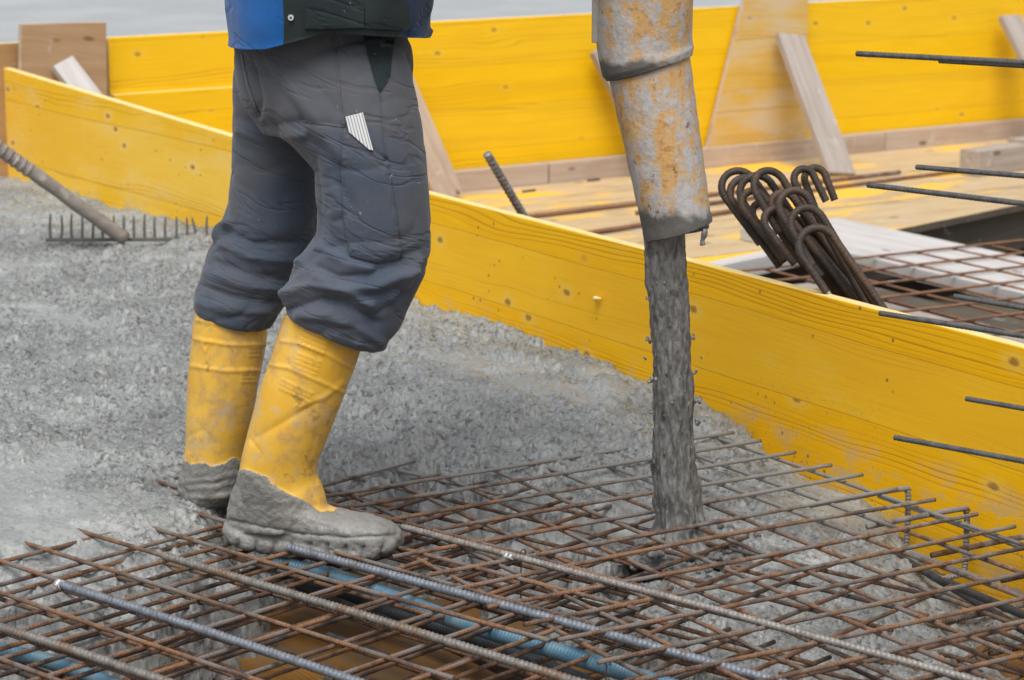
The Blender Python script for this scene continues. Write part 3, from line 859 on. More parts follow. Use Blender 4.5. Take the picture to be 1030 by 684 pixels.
# the free bars
row = [((862, 54), (1030, 63), 3.8), ((873, 186), (1030, 205), 3.8), ((885, 315), (1030, 338), 3.8), ((900, 440), (1030, 464), 3.8),
       ((945, 61), (1030, 66), 4.05), ((922, 168), (1030, 177), 4.05), ((960, 298), (1030, 310), 4.05), ((972, 401), (1030, 411), 4.05)]
dl = ['thin steel bar floating highest, in front of the yellow back wall', 'steel bar end pointing over the yellow stained deck', 'steel bar end just above the top edge of the long yellow board', 'lowest steel bar end, in front of the long yellow board face',
      'steel bar overlapping the highest bar close behind it', 'steel bar end in front of the timber blocks', 'steel bar end over the rusty mesh', 'short steel bar end above the lowest one, before the yellow board']
for k, (a, b, dist) in enumerate(row):
    p = PD(*a, dist)
    pl = np.array([DW[1], -DW[0], 0])
    q = PN(*b, p, pl)
    x = q - p; x /= np.linalg.norm(x)
    tag(bar('steel_bar', [p, p + x * 1.15], .0044, 'dowel', seg=8, step=.0022, pitch=.0075, depth=.10), dl[k], 'steel bar', 'free steel bars from the wall')

# tie rod
yb = 6.15
p0, p1 = PY(490, 155, 5.95), PY(526, 216, 6.05)
x = p1 - p0
L = (FLOOR - p0[2]) / x[2]
V, Q2, uv = tube([p0, p0 + x * L], .0105, seg=10, step=.0035, pitch=.014, depth=.14)
tag(mesh('tie_rod', V, Q2, 'rib_pale', uv=uv, loc=V.mean(0)), 'grey threaded tie rod sticking up behind the long yellow board', 'tie rod')

# hooked bars
def hooked(base, topd, w, tail, side, dist, tilt, label, r=.0078):
    b, t = PD(*base, dist), PD(*topd, dist + .02)
    x = t - b; x /= np.linalg.norm(x)
    nrm = np.array([0, -1, 0]); y = np.cross(nrm, x) * side; y /= np.linalg.norm(y)
    c, s = math.cos(tilt), math.sin(tilt)
    vz = np.cross(x, y); y = y * c + vz * s
    R = w / 2
    st = t - x * R
    pts = [b - x * .40]
    pts += [st]
    for a in np.linspace(0, math.pi, 18)[1:]:
        pts.append(st + x * R * math.sin(a) + y * R * (1 - math.cos(a)))
    pts.append(pts[-1] - x * tail)
    V, Q2, uv = tube(pts, r, seg=10, step=.0028, pitch=.0098, depth=.045)
    o = mesh('hooked_bar', V, Q2, 'hook_steel', uv=uv, loc=V.mean(0))
    tag(o, label, 'hooked bar', 'hooked bars leaning on the board')
hk = [((889, 311), (827, 222), .075, .085, 1, 4.78, .25, 'frontmost hooked bar with the widest hook'),
      ((882, 310), (818, 203), .070, .075, 1, 4.82, .35, 'hooked bar right behind the frontmost hook'),
      ((872, 308), (806, 186), .066, .080, 1, 4.86, .3, 'third hooked bar of the bundle, its hook above two wider ones'),
      ((876, 309), (791, 189), .050, .070, 1, 4.90, .2, 'hooked bar with a narrow hook in the middle of the bundle'),
      ((862, 306), (779, 166), .072, .090, 1, 4.92, .55, 'topmost hooked bar of the bundle'),
      ((858, 305), (766, 170), .070, .150, 1, 4.95, .2, 'hooked bar with a long tail hanging in the middle of the bundle'),
      ((850, 303), (746, 165), .072, .120, 1, 5.0, .35, 'outermost hooked bar with its hook nearest the pump pipe'),
      ((846, 302), (753, 173), .062, .165, 1, 4.98, .15, 'hooked bar inside the outermost hook, with a long tail'),
      ((854, 304), (760, 187), .050, .130, 1, 4.94, .3, 'hooked bar with a small hook low between the outer ones'),
      ((856, 305), (806, 173), .046, .055, -1, 5.02, .25, 'hooked bar turned the other way, its tail end over the deck'),
      ((860, 305), (795, 175), .044, .060, -1, 4.98, .35, 'hooked bar turned the other way, close behind the bundle'),
      ((864, 307), (783, 205), .054, .090, 1, 4.88, .45, 'hooked bar half hidden under the third hook'),
      ((868, 308), (799, 214), .056, .070, 1, 4.94, .6, 'hooked bar deep in the bundle behind the two widest hooks'),
      ((874, 309), (812, 236), .050, .060, 1, 4.90, .9, 'shortest hooked bar, almost hidden inside the frontmost hook'),
      ((848, 303), (769, 200), .060, .090, 1, 4.99, .8, 'hooked bar under the long tailed hooks of the bundle')]
for h in hk: hooked(*h)

# ---------------------------------------------------------------- reinforcement mesh
def mat_mesh(name, org, az, s, ia, jb, z, label, mat, a_over, over=.045, r=.0038, jit=.0045, group=None):
    """ia: index range of the cross bars along A, jb: range of the long bars along B (towards the board)"""
    az = math.radians(az)
    A = np.array([math.sin(az), -math.cos(az), 0]); B = np.array([math.cos(az), math.sin(az), 0])
    org = np.array([org[0], org[1], 0.0])
    root = empty(name, org + A * (ia[0] + ia[1]) / 2 * s + B * (jb[0] + jb[1]) / 2 * s + np.array([0, 0, z]))
    tag(root, label, 'rebar mesh', group)
    for jj in range(jb[0], jb[1] + 1):
        p = org + B * (jj * s + rng.normal(0, jit)) + A * (ia[0] * s - over); q = org + B * (jj * s + rng.normal(0, jit)) + A * (ia[1] * s + over)
        m_ = (p + q) / 2 + B * rng.normal(0, jit * 1.6) + [0, 0, rng.normal(0, .002)]
        zz = z + (.0082 if a_over else 0)
        pts = spline(np.array([p, m_, q]) + np.array([[0, 0, zz + rng.normal(0, .0015)], [0, 0, zz], [0, 0, zz + rng.normal(0, .0015)]]), 8)
        bar('longitudinal_bar', pts, r, mat, root, seg=7, step=.03)
    for ii in range(ia[0], ia[1] + 1):
        p = org + A * (ii * s + rng.normal(0, jit)) + B * (jb[0] * s - over); q = org + A * (ii * s + rng.normal(0, jit)) + B * (jb[1] * s + over)
        m_ = (p + q) / 2 + A * rng.normal(0, jit * 1.6) + [0, 0, rng.normal(0, .002)]
        zz = z + (0 if a_over else .0082)
        pts = spline(np.array([p, m_, q]) + np.array([[0, 0, zz + rng.normal(0, .0015)], [0, 0, zz], [0, 0, zz + rng.normal(0, .0015)]]), 8)
        bar('cross_bar', pts, r, mat, root, seg=7, step=.03)
    return root
GM = 'stacked reinforcement meshes'
mat_mesh('rebar_mesh', (.7254, 4.2121), 31.7, .1016, (-6, 14), (-9, 0), 0.0, 'rebar mesh under the stream, its bar ends near the long yellow board', 'mesh_rust', False, group=GM)
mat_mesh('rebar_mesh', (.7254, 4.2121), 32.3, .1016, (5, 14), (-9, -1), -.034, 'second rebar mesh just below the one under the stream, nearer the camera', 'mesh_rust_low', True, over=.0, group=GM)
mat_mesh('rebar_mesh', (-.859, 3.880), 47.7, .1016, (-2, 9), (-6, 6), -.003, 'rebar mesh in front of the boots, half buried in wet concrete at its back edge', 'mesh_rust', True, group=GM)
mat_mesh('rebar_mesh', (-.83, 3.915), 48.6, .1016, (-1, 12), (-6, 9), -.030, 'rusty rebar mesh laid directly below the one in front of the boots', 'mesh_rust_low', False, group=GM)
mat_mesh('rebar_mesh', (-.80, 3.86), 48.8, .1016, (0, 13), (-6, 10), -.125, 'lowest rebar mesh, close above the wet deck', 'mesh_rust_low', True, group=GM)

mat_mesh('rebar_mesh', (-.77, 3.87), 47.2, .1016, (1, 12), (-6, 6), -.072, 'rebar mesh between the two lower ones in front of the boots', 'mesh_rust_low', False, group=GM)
# cage along the board edge
root = empty('edge_cage', BS + BD * 2.0 + BN * .07 + np.array([0, 0, -.07]))
tag(root, 'dark steel edge cage lying along the foot of the long yellow board', 'rebar cage')
for off, z, r in ((.045, -.040, .0055), (.05, -.125, .0062), (.16, -.125, .005)):
    a, b = BS + BN * off + BD * 1.85, BS + BN * off + BD * 3.0
    a[2] = b[2] = z
    bar('edge_bar', [a, b], r, 'mesh_rust_low', root, seg=8, step=.006, pitch=.010, depth=.12)
d = 1.92
while d < 2.95:
    c0 = BS + BD * d
    pts = [c0 + BN * .26 + [0, 0, -.014], c0 + BN * .05 + [0, 0, -.012], c0 + BN * .034 + [0, 0, -.02], c0 + BN * .031 + [0, 0, -.035], c0 + BN * .031 + [0, 0, -.115], c0 + BN * .036 + [0, 0, -.13], c0 + BN * .06 + [0, 0, -.137], c0 + BN * .28 + [0, 0, -.137]]
    pts = np.array(pts) + rng.normal(0, .003, 3)
    bar('stirrup', spline(pts, 6), .0055, 'mesh_rust_low', root, seg=8, step=.006)
    d += .17
# loose ribbed bars on the mesh
lb = [((165, 559), (600, 692), .0064, .015, 'rib_grey', 'grey ribbed bar on the mesh in front of the near boot, from the heel forward'),
      ((58, 587), (372, 690), .0064, .015, 'rib_blue', 'ribbed bar with a white painted end lying on the mesh'),
      ((-25, 623), (185, 692), .0064, .015, 'rib_grey', 'ribbed bar with a rusty stretch, nearest the camera corner'),
      ((405, 530), (1012, 693), .0055, .016, 'rib_pale', 'long pale bar from the boot toe across the mesh'),
      ((255, 541), (812, 694), .0068, .006, 'rib_blue', 'shiny bluish ribbed bar passing under the near boot')]
for k, (a, b, r, z, mt, label) in enumerate(lb):
    p, q = P(*a, z), P(*b, z - (.004 if k == 4 else 0))
    o = bar('ribbed_bar', [p, (p + q) / 2 + [0, 0, .002], q], r, mt, seg=12, step=.0021, pitch=.0090, depth=.20)
    tag(o, label, 'ribbed bar', 'loose ribbed bars on the mesh')
    if k == 1:
        x = (q - p) / np.linalg.norm(q - p)
        V, Q2, uv = tube([p - x * .001, p + x * .012], .0070, seg=10, step=.004)
        mesh('painted_end', V, Q2, 'white_tip', o, uv=uv)
    if k == 3:
        x = (q - p) / np.linalg.norm(q - p); c = P(526, 556, z)
        c = p + x * np.dot(c - p, x)
        V, Q2, uv = tube([c - x * .016, c + x * .006], .0060, seg=10, step=.004)
        mesh('paint_mark', V, Q2, 'white_tip', o, uv=uv)
# darker bars deep down
db = [((330, 640), (480, 694), -.10, .008), ((300, 590), (560, 690), -.09, .007), ((430, 640), (560, 700), -.145, .008), ((880, 545), (1040, 640), -.10, .007), ((950, 585), (1045, 625), -.04, .007), ((100, 600), (260, 650), -.09, .006)]
dlab = ['dark bar deep under the mesh before the near boot', 'dark bar beside the blue conduit deep under the mesh', 'dark bar lying almost on the deck in front', 'dark ribbed bar lying low along the yellow board foot', 'grey bar end low at the yellow board foot', 'thin dark bar deep under the white ended bar']
for k, (a, b, z, r) in enumerate(db):
    tag(bar('ribbed_bar', [P(*a, z), P(*b, z)], r, 'rib_dark', seg=8, step=.003, pitch=.009, depth=.12), dlab[k], 'ribbed bar', 'dark bars low in the formwork')
# conduits
def conduit(px, z, r, mat, label):
    pts = spline(np.array([P(u, v, z) for u, v in px]), 12)
    tag(bar('conduit', pts, r, mat, seg=14, step=.0017, pitch=.0068, depth=.11), label, 'conduit', 'corrugated conduits under the mesh')
conduit([(275, 566), (330, 578), (400, 603), (470, 628), (560, 655), (640, 680), (720, 705)], -.030, .0125, 'conduit', 'blue corrugated conduit running from under the boot beneath the mesh')
conduit([(-40, 648), (30, 660), (80, 676), (140, 700)], -.05, .011, 'conduit', 'blue corrugated conduit in the corner nearest the camera')
conduit([(300, 585), (380, 612), (470, 640), (600, 690)], -.12, .011, 'conduit_black', 'black corrugated conduit lying deeper beside the blue one')
# tie wires
tw_ = [(526, 557, 52), (497, 583, 22), (612, 665, 26)]
tl = ['tie wire wrapped round the long pale bar, hanging down', 'tie wire twisted on the shiny bluish bar', 'tie wire hanging beside the blue conduit']
for k, (u, v, hgt) in enumerate(tw_):
    c = P(u, v, .012 if k == 0 else .004)
    pd = np.array([.67, .74, 0])
    pts = [c + pd * .0068 * math.cos(a) + np.array([0, 0, .0075 * math.sin(a)]) for a in np.linspace(-1.2, 4.2, 14)]
    hh = hgt / 610
    pts += [c - pd * .006 + np.array([rng.normal(0, .003), 0, -.01 - hh * t]) for t in (.3, .6, 1.0)]
    tag(bar('tie_wire', spline(np.array(pts), 3), .0012, 'wire', seg=5, step=.004), tl[k], 'tie wire', 'tie wires on the reinforcement')

# ---------------------------------------------------------------- pump pipe
def lathe_path(pts, radii, seg=56, shear=None):
    pts = np.asarray(pts, float)
    T, A, B = frames(pts)
    th = np.linspace(0, 2 * math.pi, seg, endpoint=False)
    V = []
    for k in range(len(pts)):
        ring = pts[k] + radii[k] * (np.cos(th)[:, None] * A[k] + np.sin(th)[:, None] * B[k])
        if shear is not None and shear[k]:
            ring = ring + T[k] * (shear[k] * (ring - pts[k]) @ np.array([1, 0, 0]))[:, None]
        V.append(ring)
    V = np.vstack(V); n = len(pts)
    i = np.arange(n - 1)[:, None] * seg; j = np.arange(seg)[None, :]; j2 = (j + 1) % seg
    return V, np.stack([i + j, i + j2, i + seg + j2, i + seg + j], -1).reshape(-1, 4).tolist()
DP = 4.0
mouth = PY(682, 231, DP + .03); up1 = PY(652, 62, DP + .03); up2 = PY(650, 0, DP + .02)
pxm = np.linalg.norm(PY(583, 231, DP) - PY(683, 231, DP)) / 100
proot = empty('pump_pipe', mouth)
tag(proot, 'worn orange and grey concrete pump pipe pouring the stream, hanging over the mesh', 'pipe')
ax = up1 - mouth
n = 40
pp = [mouth + ax * t for t in np.linspace(0, 1.06, n)]
ra = [(35.2 + (42 - 35.2) * t) * pxm for t in np.linspace(0, 1.06, n)]
ra[0] *= 1.015; ra[1] *= 1.02
V1, F1 = lathe_path(pp, ra, shear=[.10 * max(0, 1 - k / 6) for k in range(n)])
pi_ = [mouth + ax * t for t in np.linspace(0.6, 0, 16)]
V2, F2 = lathe_path(pi_, [(35.2 + 6.8 * t) * pxm - .006 for t in np.linspace(.6, 0, 16)], shear=[.10 * max(0, 1 - k / 3) for k in range(15, -1, -1)])
V1 = V1 + np.array([mnoise.noise(Vector(v * 38)) for v in V1])[:, None] * .0010
N1, N2 = len(V1), len(V2)
seg = 56
Vp, Fp = join([(V1, F1), (V2, F2)])
for k in range(seg):                 # the lip
    k2 = (k + 1) % seg
    # inner tube's last ring shares the same frame order; find the nearest vertex
    pass
o = mesh('end_tube', Vp, Fp, 'pipe', proot, loc=None)
def local(o, origin):                # give a parented mesh its own origin so object texture space sits there
    M_ = Matrix.Translation(Vector(origin))
    o.data.transform(M_.inverted()); o.matrix_basis = M_ @ o.matrix_basis
    return o
local(o, mouth)
lipp = [mouth + ax * t for t in (-.004, -.002, .004)]
Vl, Fl = lathe_path(lipp, [35.2 * pxm - .0065, 35.2 * pxm + .0008, 35.2 * pxm * 1.015 + .0008], shear=[.10, .10, .10])
local(mesh('rim', Vl, Fl, 'pipe', proot), mouth)
# upper sleeve with thick lip, going up out of the picture
sl = up1 + (mouth - up1) * .035
path = spline(np.array([sl, up1 + (up1 - mouth) * .12, up2 + (up2 - up1) * .1, PY(652, -110, DP + .0), PY(660, -330, DP - .05), PY(690, -560, DP + .1)]), 14)
rr_ = np.full(len(path), 47.5 * pxm); rr_[:3] = np.array([44.5, 45.3, 46]) * pxm
Vs, Fs = lathe_path(path, rr_, shear=[.10 * max(0, 1 - k / 10) for k in range(len(path))])
Vs = Vs + np.array([mnoise.noise(Vector(v * 22)) for v in Vs])[:, None] * .0014
Fs.append([k for k in range(56)][::-1])
local(mesh('sleeve', Vs, Fs, 'pipe', proot), sl + np.array([0, 0, -.02]))
# crust ring under the sleeve
V, Q2, uv = tube(np.array([sl + (mouth - up1) * .004 + (44.3 * pxm) * np.array([math.cos(a), math.sin(a), .10 * -1 * math.cos(a) - .18 * math.cos(a) * 0]) for a in np.linspace(0, 2 * math.pi, 40)]), .0038, seg=7, step=.006)
V = V + np.array([[mnoise.noise(Vector(v * 60)), mnoise.noise(Vector(v * 61 + np.array([5, 0, 0]))), mnoise.noise(Vector(v * 63))] for v in V]) * .003
# strap plate at the sleeve's side
a0 = PY(601.5, -30, DP + .02); a1 = PY(601, 43, DP + .02)
tagp = plank('strap_plate', a1 - np.array([.0095, 0, 0]), a0 - a1, np.linalg.norm(a0 - a1), (1, 0, 0), .019, .012, 'strap', proot, bev=.002)
# mortar string on the lip
s0 = PY(707, 234, DP - .01)
V, Q2, uv = tube([s0 + [.004, 0, .006], s0 + [.002, 0, -.004], s0 + [-.001, 0, -.014], s0 + [.0, 0, -.021]], [.004, .006, .0035, .005], seg=7, step=.003)
mesh('mortar_drip', V, Q2, 'stream', proot, uv=uv)

# ---------------------------------------------------------------- falling concrete
cl = [(668, 228, 21), (669, 250, 21), (672, 300, 20.5), (675, 350, 19.5), (677, 400, 19.5), (678, 450, 20.5), (680, 490, 22.5), (683, 520, 25), (686, 534, 31), (689, 544, 44), (691, 550, 62), (692, 556, 84)]
cpts = spline(np.array([np.r_[PY(u, v, DP + .035 + .0003 * (v - 230)), hw * pxm] for u, v, hw in cl]), 14)
seg = 72
th = np.linspace(0, 2 * math.pi, seg, endpoint=False)
dens, _ = cpts, 0
tt = np.linspace(0, len(cpts) - 1, 260)
ce = np.stack([np.interp(tt, np.arange(len(cpts)), cpts[:, k]) for k in range(4)], 1)
V = []
for k, (x, y, z, r) in enumerate(ce):
    d = (ce[0][2] - z)
    for t in th:
        q = Vector((math.cos(t) * 2.2, math.sin(t) * 2.2, z * 9))
        q2 = Vector((math.cos(t) * 5.6 + 7, math.sin(t) * 5.6, z * 20))
        q3 = Vector((math.cos(t) * 12 + 3, math.sin(t) * 12, z * 42))
        amp = min(1, .25 + d * 2.2)
        rr2 = r * (1 + .17 * amp * mnoise.noise(q) + .22 * amp * mnoise.noise(q2) + .09 * mnoise.noise(q3) + .03 * mnoise.noise(Vector((math.cos(t) * 22, math.sin(t) * 22, z * 70))))
        V.append((x + rr2 * math.cos(t), y + rr2 * .85 * math.sin(t), z))
i = np.arange(len(ce) - 1)[:, None] * seg; j = np.arange(seg)[None, :]; j2 = (j + 1) % seg
Q2 = np.stack([i + j, i + j2, i + seg + j2, i + seg + j], -1).reshape(-1, 4).tolist()
Q2 += [list(range(seg)), [(len(ce) - 1) * seg + k for k in range(seg)][::-1]]
parts = [(np.array(V), Q2)]
def lump(c, r, el=1.6, sub=2):
    bm = bmesh.new(); bmesh.ops.create_icosphere(bm, subdivisions=sub, radius=1)
    s = rng.uniform(0, 50)
    v = np.array([np.array(p.co) * (1 + .35 * mnoise.noise(p.co * 1.6 + Vector((s, s, 0)))) for p in bm.verts]) * np.array([r, r, r * el]) + c
    f = [[q.index for q in fc.verts] for fc in bm.faces]
    bm.free()
    return v, f
for k in range(260):                # grains that make up the flow's ragged outside
    t = rng.uniform(.03, 1.0); e = ce[int(t * 259)]; a = rng.uniform(0, 2 * math.pi)
    r = rng.uniform(.0012, .0032); o_ = rng.uniform(.86, .97) + (.20 * rng.uniform(0, 1) ** 3 if rng.uniform() < .25 else 0)
    parts.append(lump(np.array([e[0] + math.cos(a) * e[3] * o_, e[1] + math.sin(a) * e[3] * .85 * o_, e[2]]), r, rng.uniform(1.1, 3.2), 1))
V, Q2 = join(parts)
tag(mesh('concrete_stream', V, Q2, 'stream', loc=V.mean(0)), 'grey stream of wet concrete falling from the pipe mouth through the mesh', 'concrete stream')
for k, (u, v, r) in enumerate(((653, 341, .0034), (655, 383, .0036), (697, 338, .0026), (700, 374, .0030), (703, 403, .0038), (651, 300, .0018), (700, 424, .0042), (654, 415, .0022), (705, 360, .0018), (649, 360, .0016))):
    parts_l = [lump(PY(u, v, DP + .03) + rng.normal(0, r * .7, 3), r * rng.uniform(.6, 1), rng.uniform(.8, 1.8), 2) for _ in range(4)]
    V, Q2 = join(parts_l)
    tag(mesh('falling_lump', V, Q2, 'stream', loc=V.mean(0)), 'small lump of concrete falling close beside the grey stream', 'concrete lump', 'lumps falling beside the stream')
sx0 = P(690, 545, -.02)
for k in range(64):
    a = rng.uniform(0, 2 * math.pi); d = .05 + .11 * rng.uniform() ** 1.5; r = rng.uniform(.004, .011)
    c = np.array([sx0[0] + d * math.cos(a), sx0[1] + d * math.sin(a), -.035 - .2 * max(0, .07 - d) + r * .4])
    V, Q2 = lump(c, r, .8)
    tag(mesh('concrete_lump', V, Q2, 'stream', loc=V.mean(0)), 'lump of wet concrete lying round the foot of the grey stream', 'concrete lump', 'lumps round the stream foot')

# ---------------------------------------------------------------- rake
hx = PY(126, 241, 6.9); h0 = PY(0, 150, 6.75)
x = h0 - hx
rk = empty('rake', hx)
tag(rk, 'long handled rake lying tines up on the wet concrete', 'rake')
tb = [hx + x * 1.9 * t for t in np.linspace(0, 1, 30)]
V, Q2, uv = tube(tb, [.0195] * 10, seg=16, step=.02)
V = V + np.array([mnoise.noise(Vector(v * 14)) for v in V])[:, None] * .0018
mesh('handle', V, Q2, 'rake_wood', rk, uv=uv)
for t in (.78, .83, .88, .93, .98, 1.03):
    c = hx + x * t
    xn = x / np.linalg.norm(x); V, Q2, uv = tube([c - xn * .006, c + xn * .006], [.0200, .0226, .0200], seg=16, step=.003)
    mesh('grip_ring', V, Q2, 'rake_wood', rk, uv=uv)
r0, r1 = PY(46, 241.5, 6.92), PY(214, 241, 6.92)
plank('head_bar', r0 - [0, 0, .004], r1 - r0, np.linalg.norm(r1 - r0), (0, 0, 1), .010, .012, 'rake_steel', rk, bev=.002)
for k in range(16):
    u = 51 + k * 10.5
    tl_ = 214 + rng.uniform(-1, 2) + k * .25
    a = PY(u, 241, 6.92); b = PY(u + rng.normal(0, .7) - (4 if k == 14 else 0), tl_, 6.93)
    V, Q2, uv = tube([a, (a + b) / 2 + [rng.normal(0, .0015), 0, 0], b], [.0042, .0040, .0028], seg=7, step=.01)
    mesh('tine', V, Q2, 'rake_steel', rk, uv=uv)

# ================================================================== the worker
def loft(sec, n=44, seg=40, ex=1.0, dy=None):
    """sec rows: u, v, half width px, Y plane, half depth m"""
    R = []
    for (u, v, hw, y, dh) in sec:
        c = PY(u, v, y); k = np.linalg.norm(PY(u + 50, v, y) - PY(u - 50, v, y)) / 100
        R.append(np.r_[c, hw * k, dh])
    R = spline(np.array(R), max(2, n // (len(R) - 1)))
    c = R[:, :3]
    T = np.gradient(c, axis=0); T /= np.linalg.norm(T, axis=1)[:, None]
    th = np.linspace(0, 2 * math.pi, seg, endpoint=False)
    V = []
    for k in range(len(R)):
        t = T[k]; b = np.array([0, 1.0, 0]); b = b - t * np.dot(t, b); b /= np.linalg.norm(b); a = np.cross(b, t)
        V.append(c[k] + R[k, 3] * np.cos(th)[:, None] * a + R[k, 4] * np.sin(th)[:, None] * b)
    V = np.vstack(V); n_ = len(R)
    i = np.arange(n_ - 1)[:, None] * seg; j = np.arange(seg)[None, :]; j2 = (j + 1) % seg
    Q = np.stack([i + j, i + seg + j, i + seg + j2, i + j2], -1).reshape(-1, 4).tolist()
    Q += [list(range(seg)), [(n_ - 1) * seg + q for q in range(seg)][::-1]]
    return V, Q
def remesh(parts, voxel):
    V, Fc = join(parts)
    me = bpy.data.meshes.new('tmp'); me.from_pydata(V.tolist(), [], Fc)
    bm = bmesh.new(); bm.from_mesh(me)
    bmesh.ops.recalc_face_normals(bm, faces=bm.faces); bm.to_mesh(me); bm.free()
    o = bpy.data.objects.new('tmp', me); C.objects.link(o)
    md = o.modifiers.new('r', 'REMESH'); md.mode = 'VOXEL'; md.voxel_size = voxel
    dg = bpy.context.evaluated_depsgraph_get()
    ev = o.evaluated_get(dg).to_mesh()
    n = len(ev.vertices); V = np.zeros(n * 3); ev.vertices.foreach_get('co', V); V = V.reshape(-1, 3)
    Fc = [list(p.vertices) for p in ev.polygons]
    o.evaluated_get(dg).to_mesh_clear()
    bpy.data.objects.remove(o); bpy.data.meshes.remove(me)
    return V, Fc
def edges_of(Fc):
    A = np.array([f if len(f) == 4 else list(f) + [f[-1]] for f in Fc])
    E = np.vstack([A[:, [0, 1]], A[:, [1, 2]], A[:, [2, 3]], A[:, [3, 0]]]); E = E[E[:, 0] != E[:, 1]]
    return np.unique(np.sort(E, 1), axis=0)
def smooth(V, E, it=5, lam=.5):
    n = len(V); deg = np.bincount(E.ravel(), minlength=n)[:, None]
    for _ in range(it):
        S_ = np.zeros_like(V)
        for k in range(3):
            S_[:, k] = np.bincount(E[:, 0], V[E[:, 1], k], n) + np.bincount(E[:, 1], V[E[:, 0], k], n)
        V = V + lam * (S_ / np.maximum(deg, 1) - V)
    return V
def normals(V, Fc):
    A = np.array([f if len(f) == 4 else list(f) + [f[-1]] for f in Fc])
    nn = np.cross(V[A[:, 2]] - V[A[:, 0]], V[A[:, 3]] - V[A[:, 1]])
    N = np.zeros_like(V)
    for c in range(4):
        for k in range(3): N[:, k] += np.bincount(A[:, c], nn[:, k], len(V))
    return N / (np.linalg.norm(N, axis=1)[:, None] + 1e-12)
def dist_poly(p, poly):
    poly = np.asarray(poly, float); d = np.full(len(p), 1e9)
    for a, b in zip(poly[:-1], poly[1:]):
        ab = b - a; t = np.clip(((p - a) @ ab) / (ab @ ab), 0, 1)
        d = np.minimum(d, np.linalg.norm(p - (a + t[:, None] * ab), axis=1))
    return d
def sculpt(V, Fc, strokes):
    """strokes: (polyline in photo pixels on the camera side, width px, height m)"""
    N = normals(V, Fc); px = proj(V)
    view = CAM - V; view /= np.linalg.norm(view, axis=1)[:, None]
    face = np.clip((N * view).sum(1) * 2 + .25, 0, 1)
    D = np.zeros(len(V))
    for poly, wd, h in strokes:
        d = dist_poly(px, poly)
        D += h * (np.exp(-(d / wd) ** 2) if h > 0 or wd < 2.5 else np.exp(-np.sqrt((d / (wd * .8)) ** 2 + .05))) * face
    return V + N * D[:, None]
def nz(V, sc, off=0.0):
    return np.array([mnoise.noise(Vector((v[0] * sc[0] + off, v[1] * sc[1], v[2] * sc[2]))) for v in V])

# -- body: one continuous surface from the pelvis up (hidden by the clothes where the picture shows it) 
hipc = PY(325, 50, 4.10)
bodyp = []
def blob(c, r): 
    bm = bmesh.new(); bmesh.ops.create_uvsphere(bm, u_segments=24, v_segments=16, radius=1)
    v = np.array([p.co[:] for p in bm.verts]) * np.array(r) + np.array(c); f = [[q.index for q in fc.verts] for fc in bm.faces]; bm.free(); return v, f
def limb(pts, rad, seg=16):
    V, Q2, uv = tube(spline(np.array(pts), 8), rad, seg=seg, step=.012); return V, Q2
hx_, hy_, hz_ = hipc
sh = np.array([hx_ + .10, hy_, hz_ + .56])            # shoulder centre: he bends slightly forward
neck = sh + [.05, 0, .09]; head = sh + [.10, -.01, .23]
body_parts = [limb([hipc - [0, 0, .05], hipc + [.02, 0, .12], hipc + [.06, 0, .34], sh], [.085, .10, .13, .15], 24),
              blob(sh + [0, 0, -.02], (.11, .21, .07)), limb([sh, neck, head], [.062, .056, .06]),
              blob(head + [0, 0, .01], (.098, .076, .118)), blob(head + [.03, 0, -.05], (.072, .06, .07)),
              blob(head + [.108, 0, -.012], (.018, .012, .018)), blob(head + [.088, 0, -.062], (.013, .024, .008)),
              blob(head + [.0, .078, -.01], (.02, .01, .03)), blob(head + [.0, -.078, -.01], (.02, .01, .03)), blob(head + [.095, .03, .022], (.01, .013, .008)), blob(head + [.095, -.03, .022], (.01, .013, .008))]
hands = [PY(640, -150, DP - .07) + [-.07, .0, 0], PY(640, -110, DP + .12) + [-.07, .0, 0]]
for s_, hd in ((-1, hands[0]), (1, hands[1])):
    s0 = sh + [0, .20 * s_, -.02]; el = (s0 + hd) / 2 + [-.05, .07 * s_, -.14]
    body_parts.append(limb([s0, el, hd], [.055, .05, .042, .036, .028]))
    body_parts.append(blob(hd + [.035, 0, 0], (.05, .028, .045)))
    for f_ in range(4):
        z_ = .030 - .020 * f_; l_ = (.075, .082, .078, .062)[f_]
        b0 = hd + [.06, -.014 * s_, z_]
        body_parts.append(limb([b0, b0 + [l_ * .45, -.022 * s_, 0], b0 + [l_ * .85, -.012 * s_, -.002], b0 + [l_, .012 * s_, -.003]], [.0095, .009, .0085, .007], 8))
    b0 = hd + [.03, 0, .04]
    body_parts.append(limb([b0, b0 + [.03, .012 * s_, .02], b0 + [.055, .022 * s_, .012]], [.011, .010, .008], 8))
for yy, sec in ((3.99, [(340, 90), (362, 180), (352, 285), (318, 370), (286, 480), (300, 530)]), (4.22, [(300, 90), (278, 190), (250, 290), (226, 380), (214, 470), (225, 500)])):
    body_parts.append(limb([PY(u, v, yy) for u, v in sec], [.055, .06, .048, .042, .034, .03]))
Vb, Fb = remesh(body_parts, .0065)
Vb = smooth(Vb, edges_of(Fb), 3)
person = mesh('person', Vb, Fb, 'skin', loc=hipc - [0, 0, .9])
tag(person, 'worker in grey trousers, blue jacket and yellow rubber boots stepping onto the mesh', 'person')
hl = [(head + [.01, 0, .035])]
Vh, Fh = blob(hl[0] + np.array([0, 0, .02]), (.135, .112, .115)); keep = [f for f in Fh if all(Vh[i][2] > head[2] + .045 for i in f)]
brim = [head + np.array([.01 + .16 * math.cos(a) + (.02 if math.cos(a) > 0 else 0) * math.cos(a), .125 * math.sin(a), .05]) for a in np.linspace(0, 2 * math.pi, 40)]
Vr, Fr, _ = tube(brim, .008, seg=8, step=.01)
V, Q2 = join([(Vh, keep), (Vr, Fr)])
mesh('helmet', V, Q2, 'helmet', person)
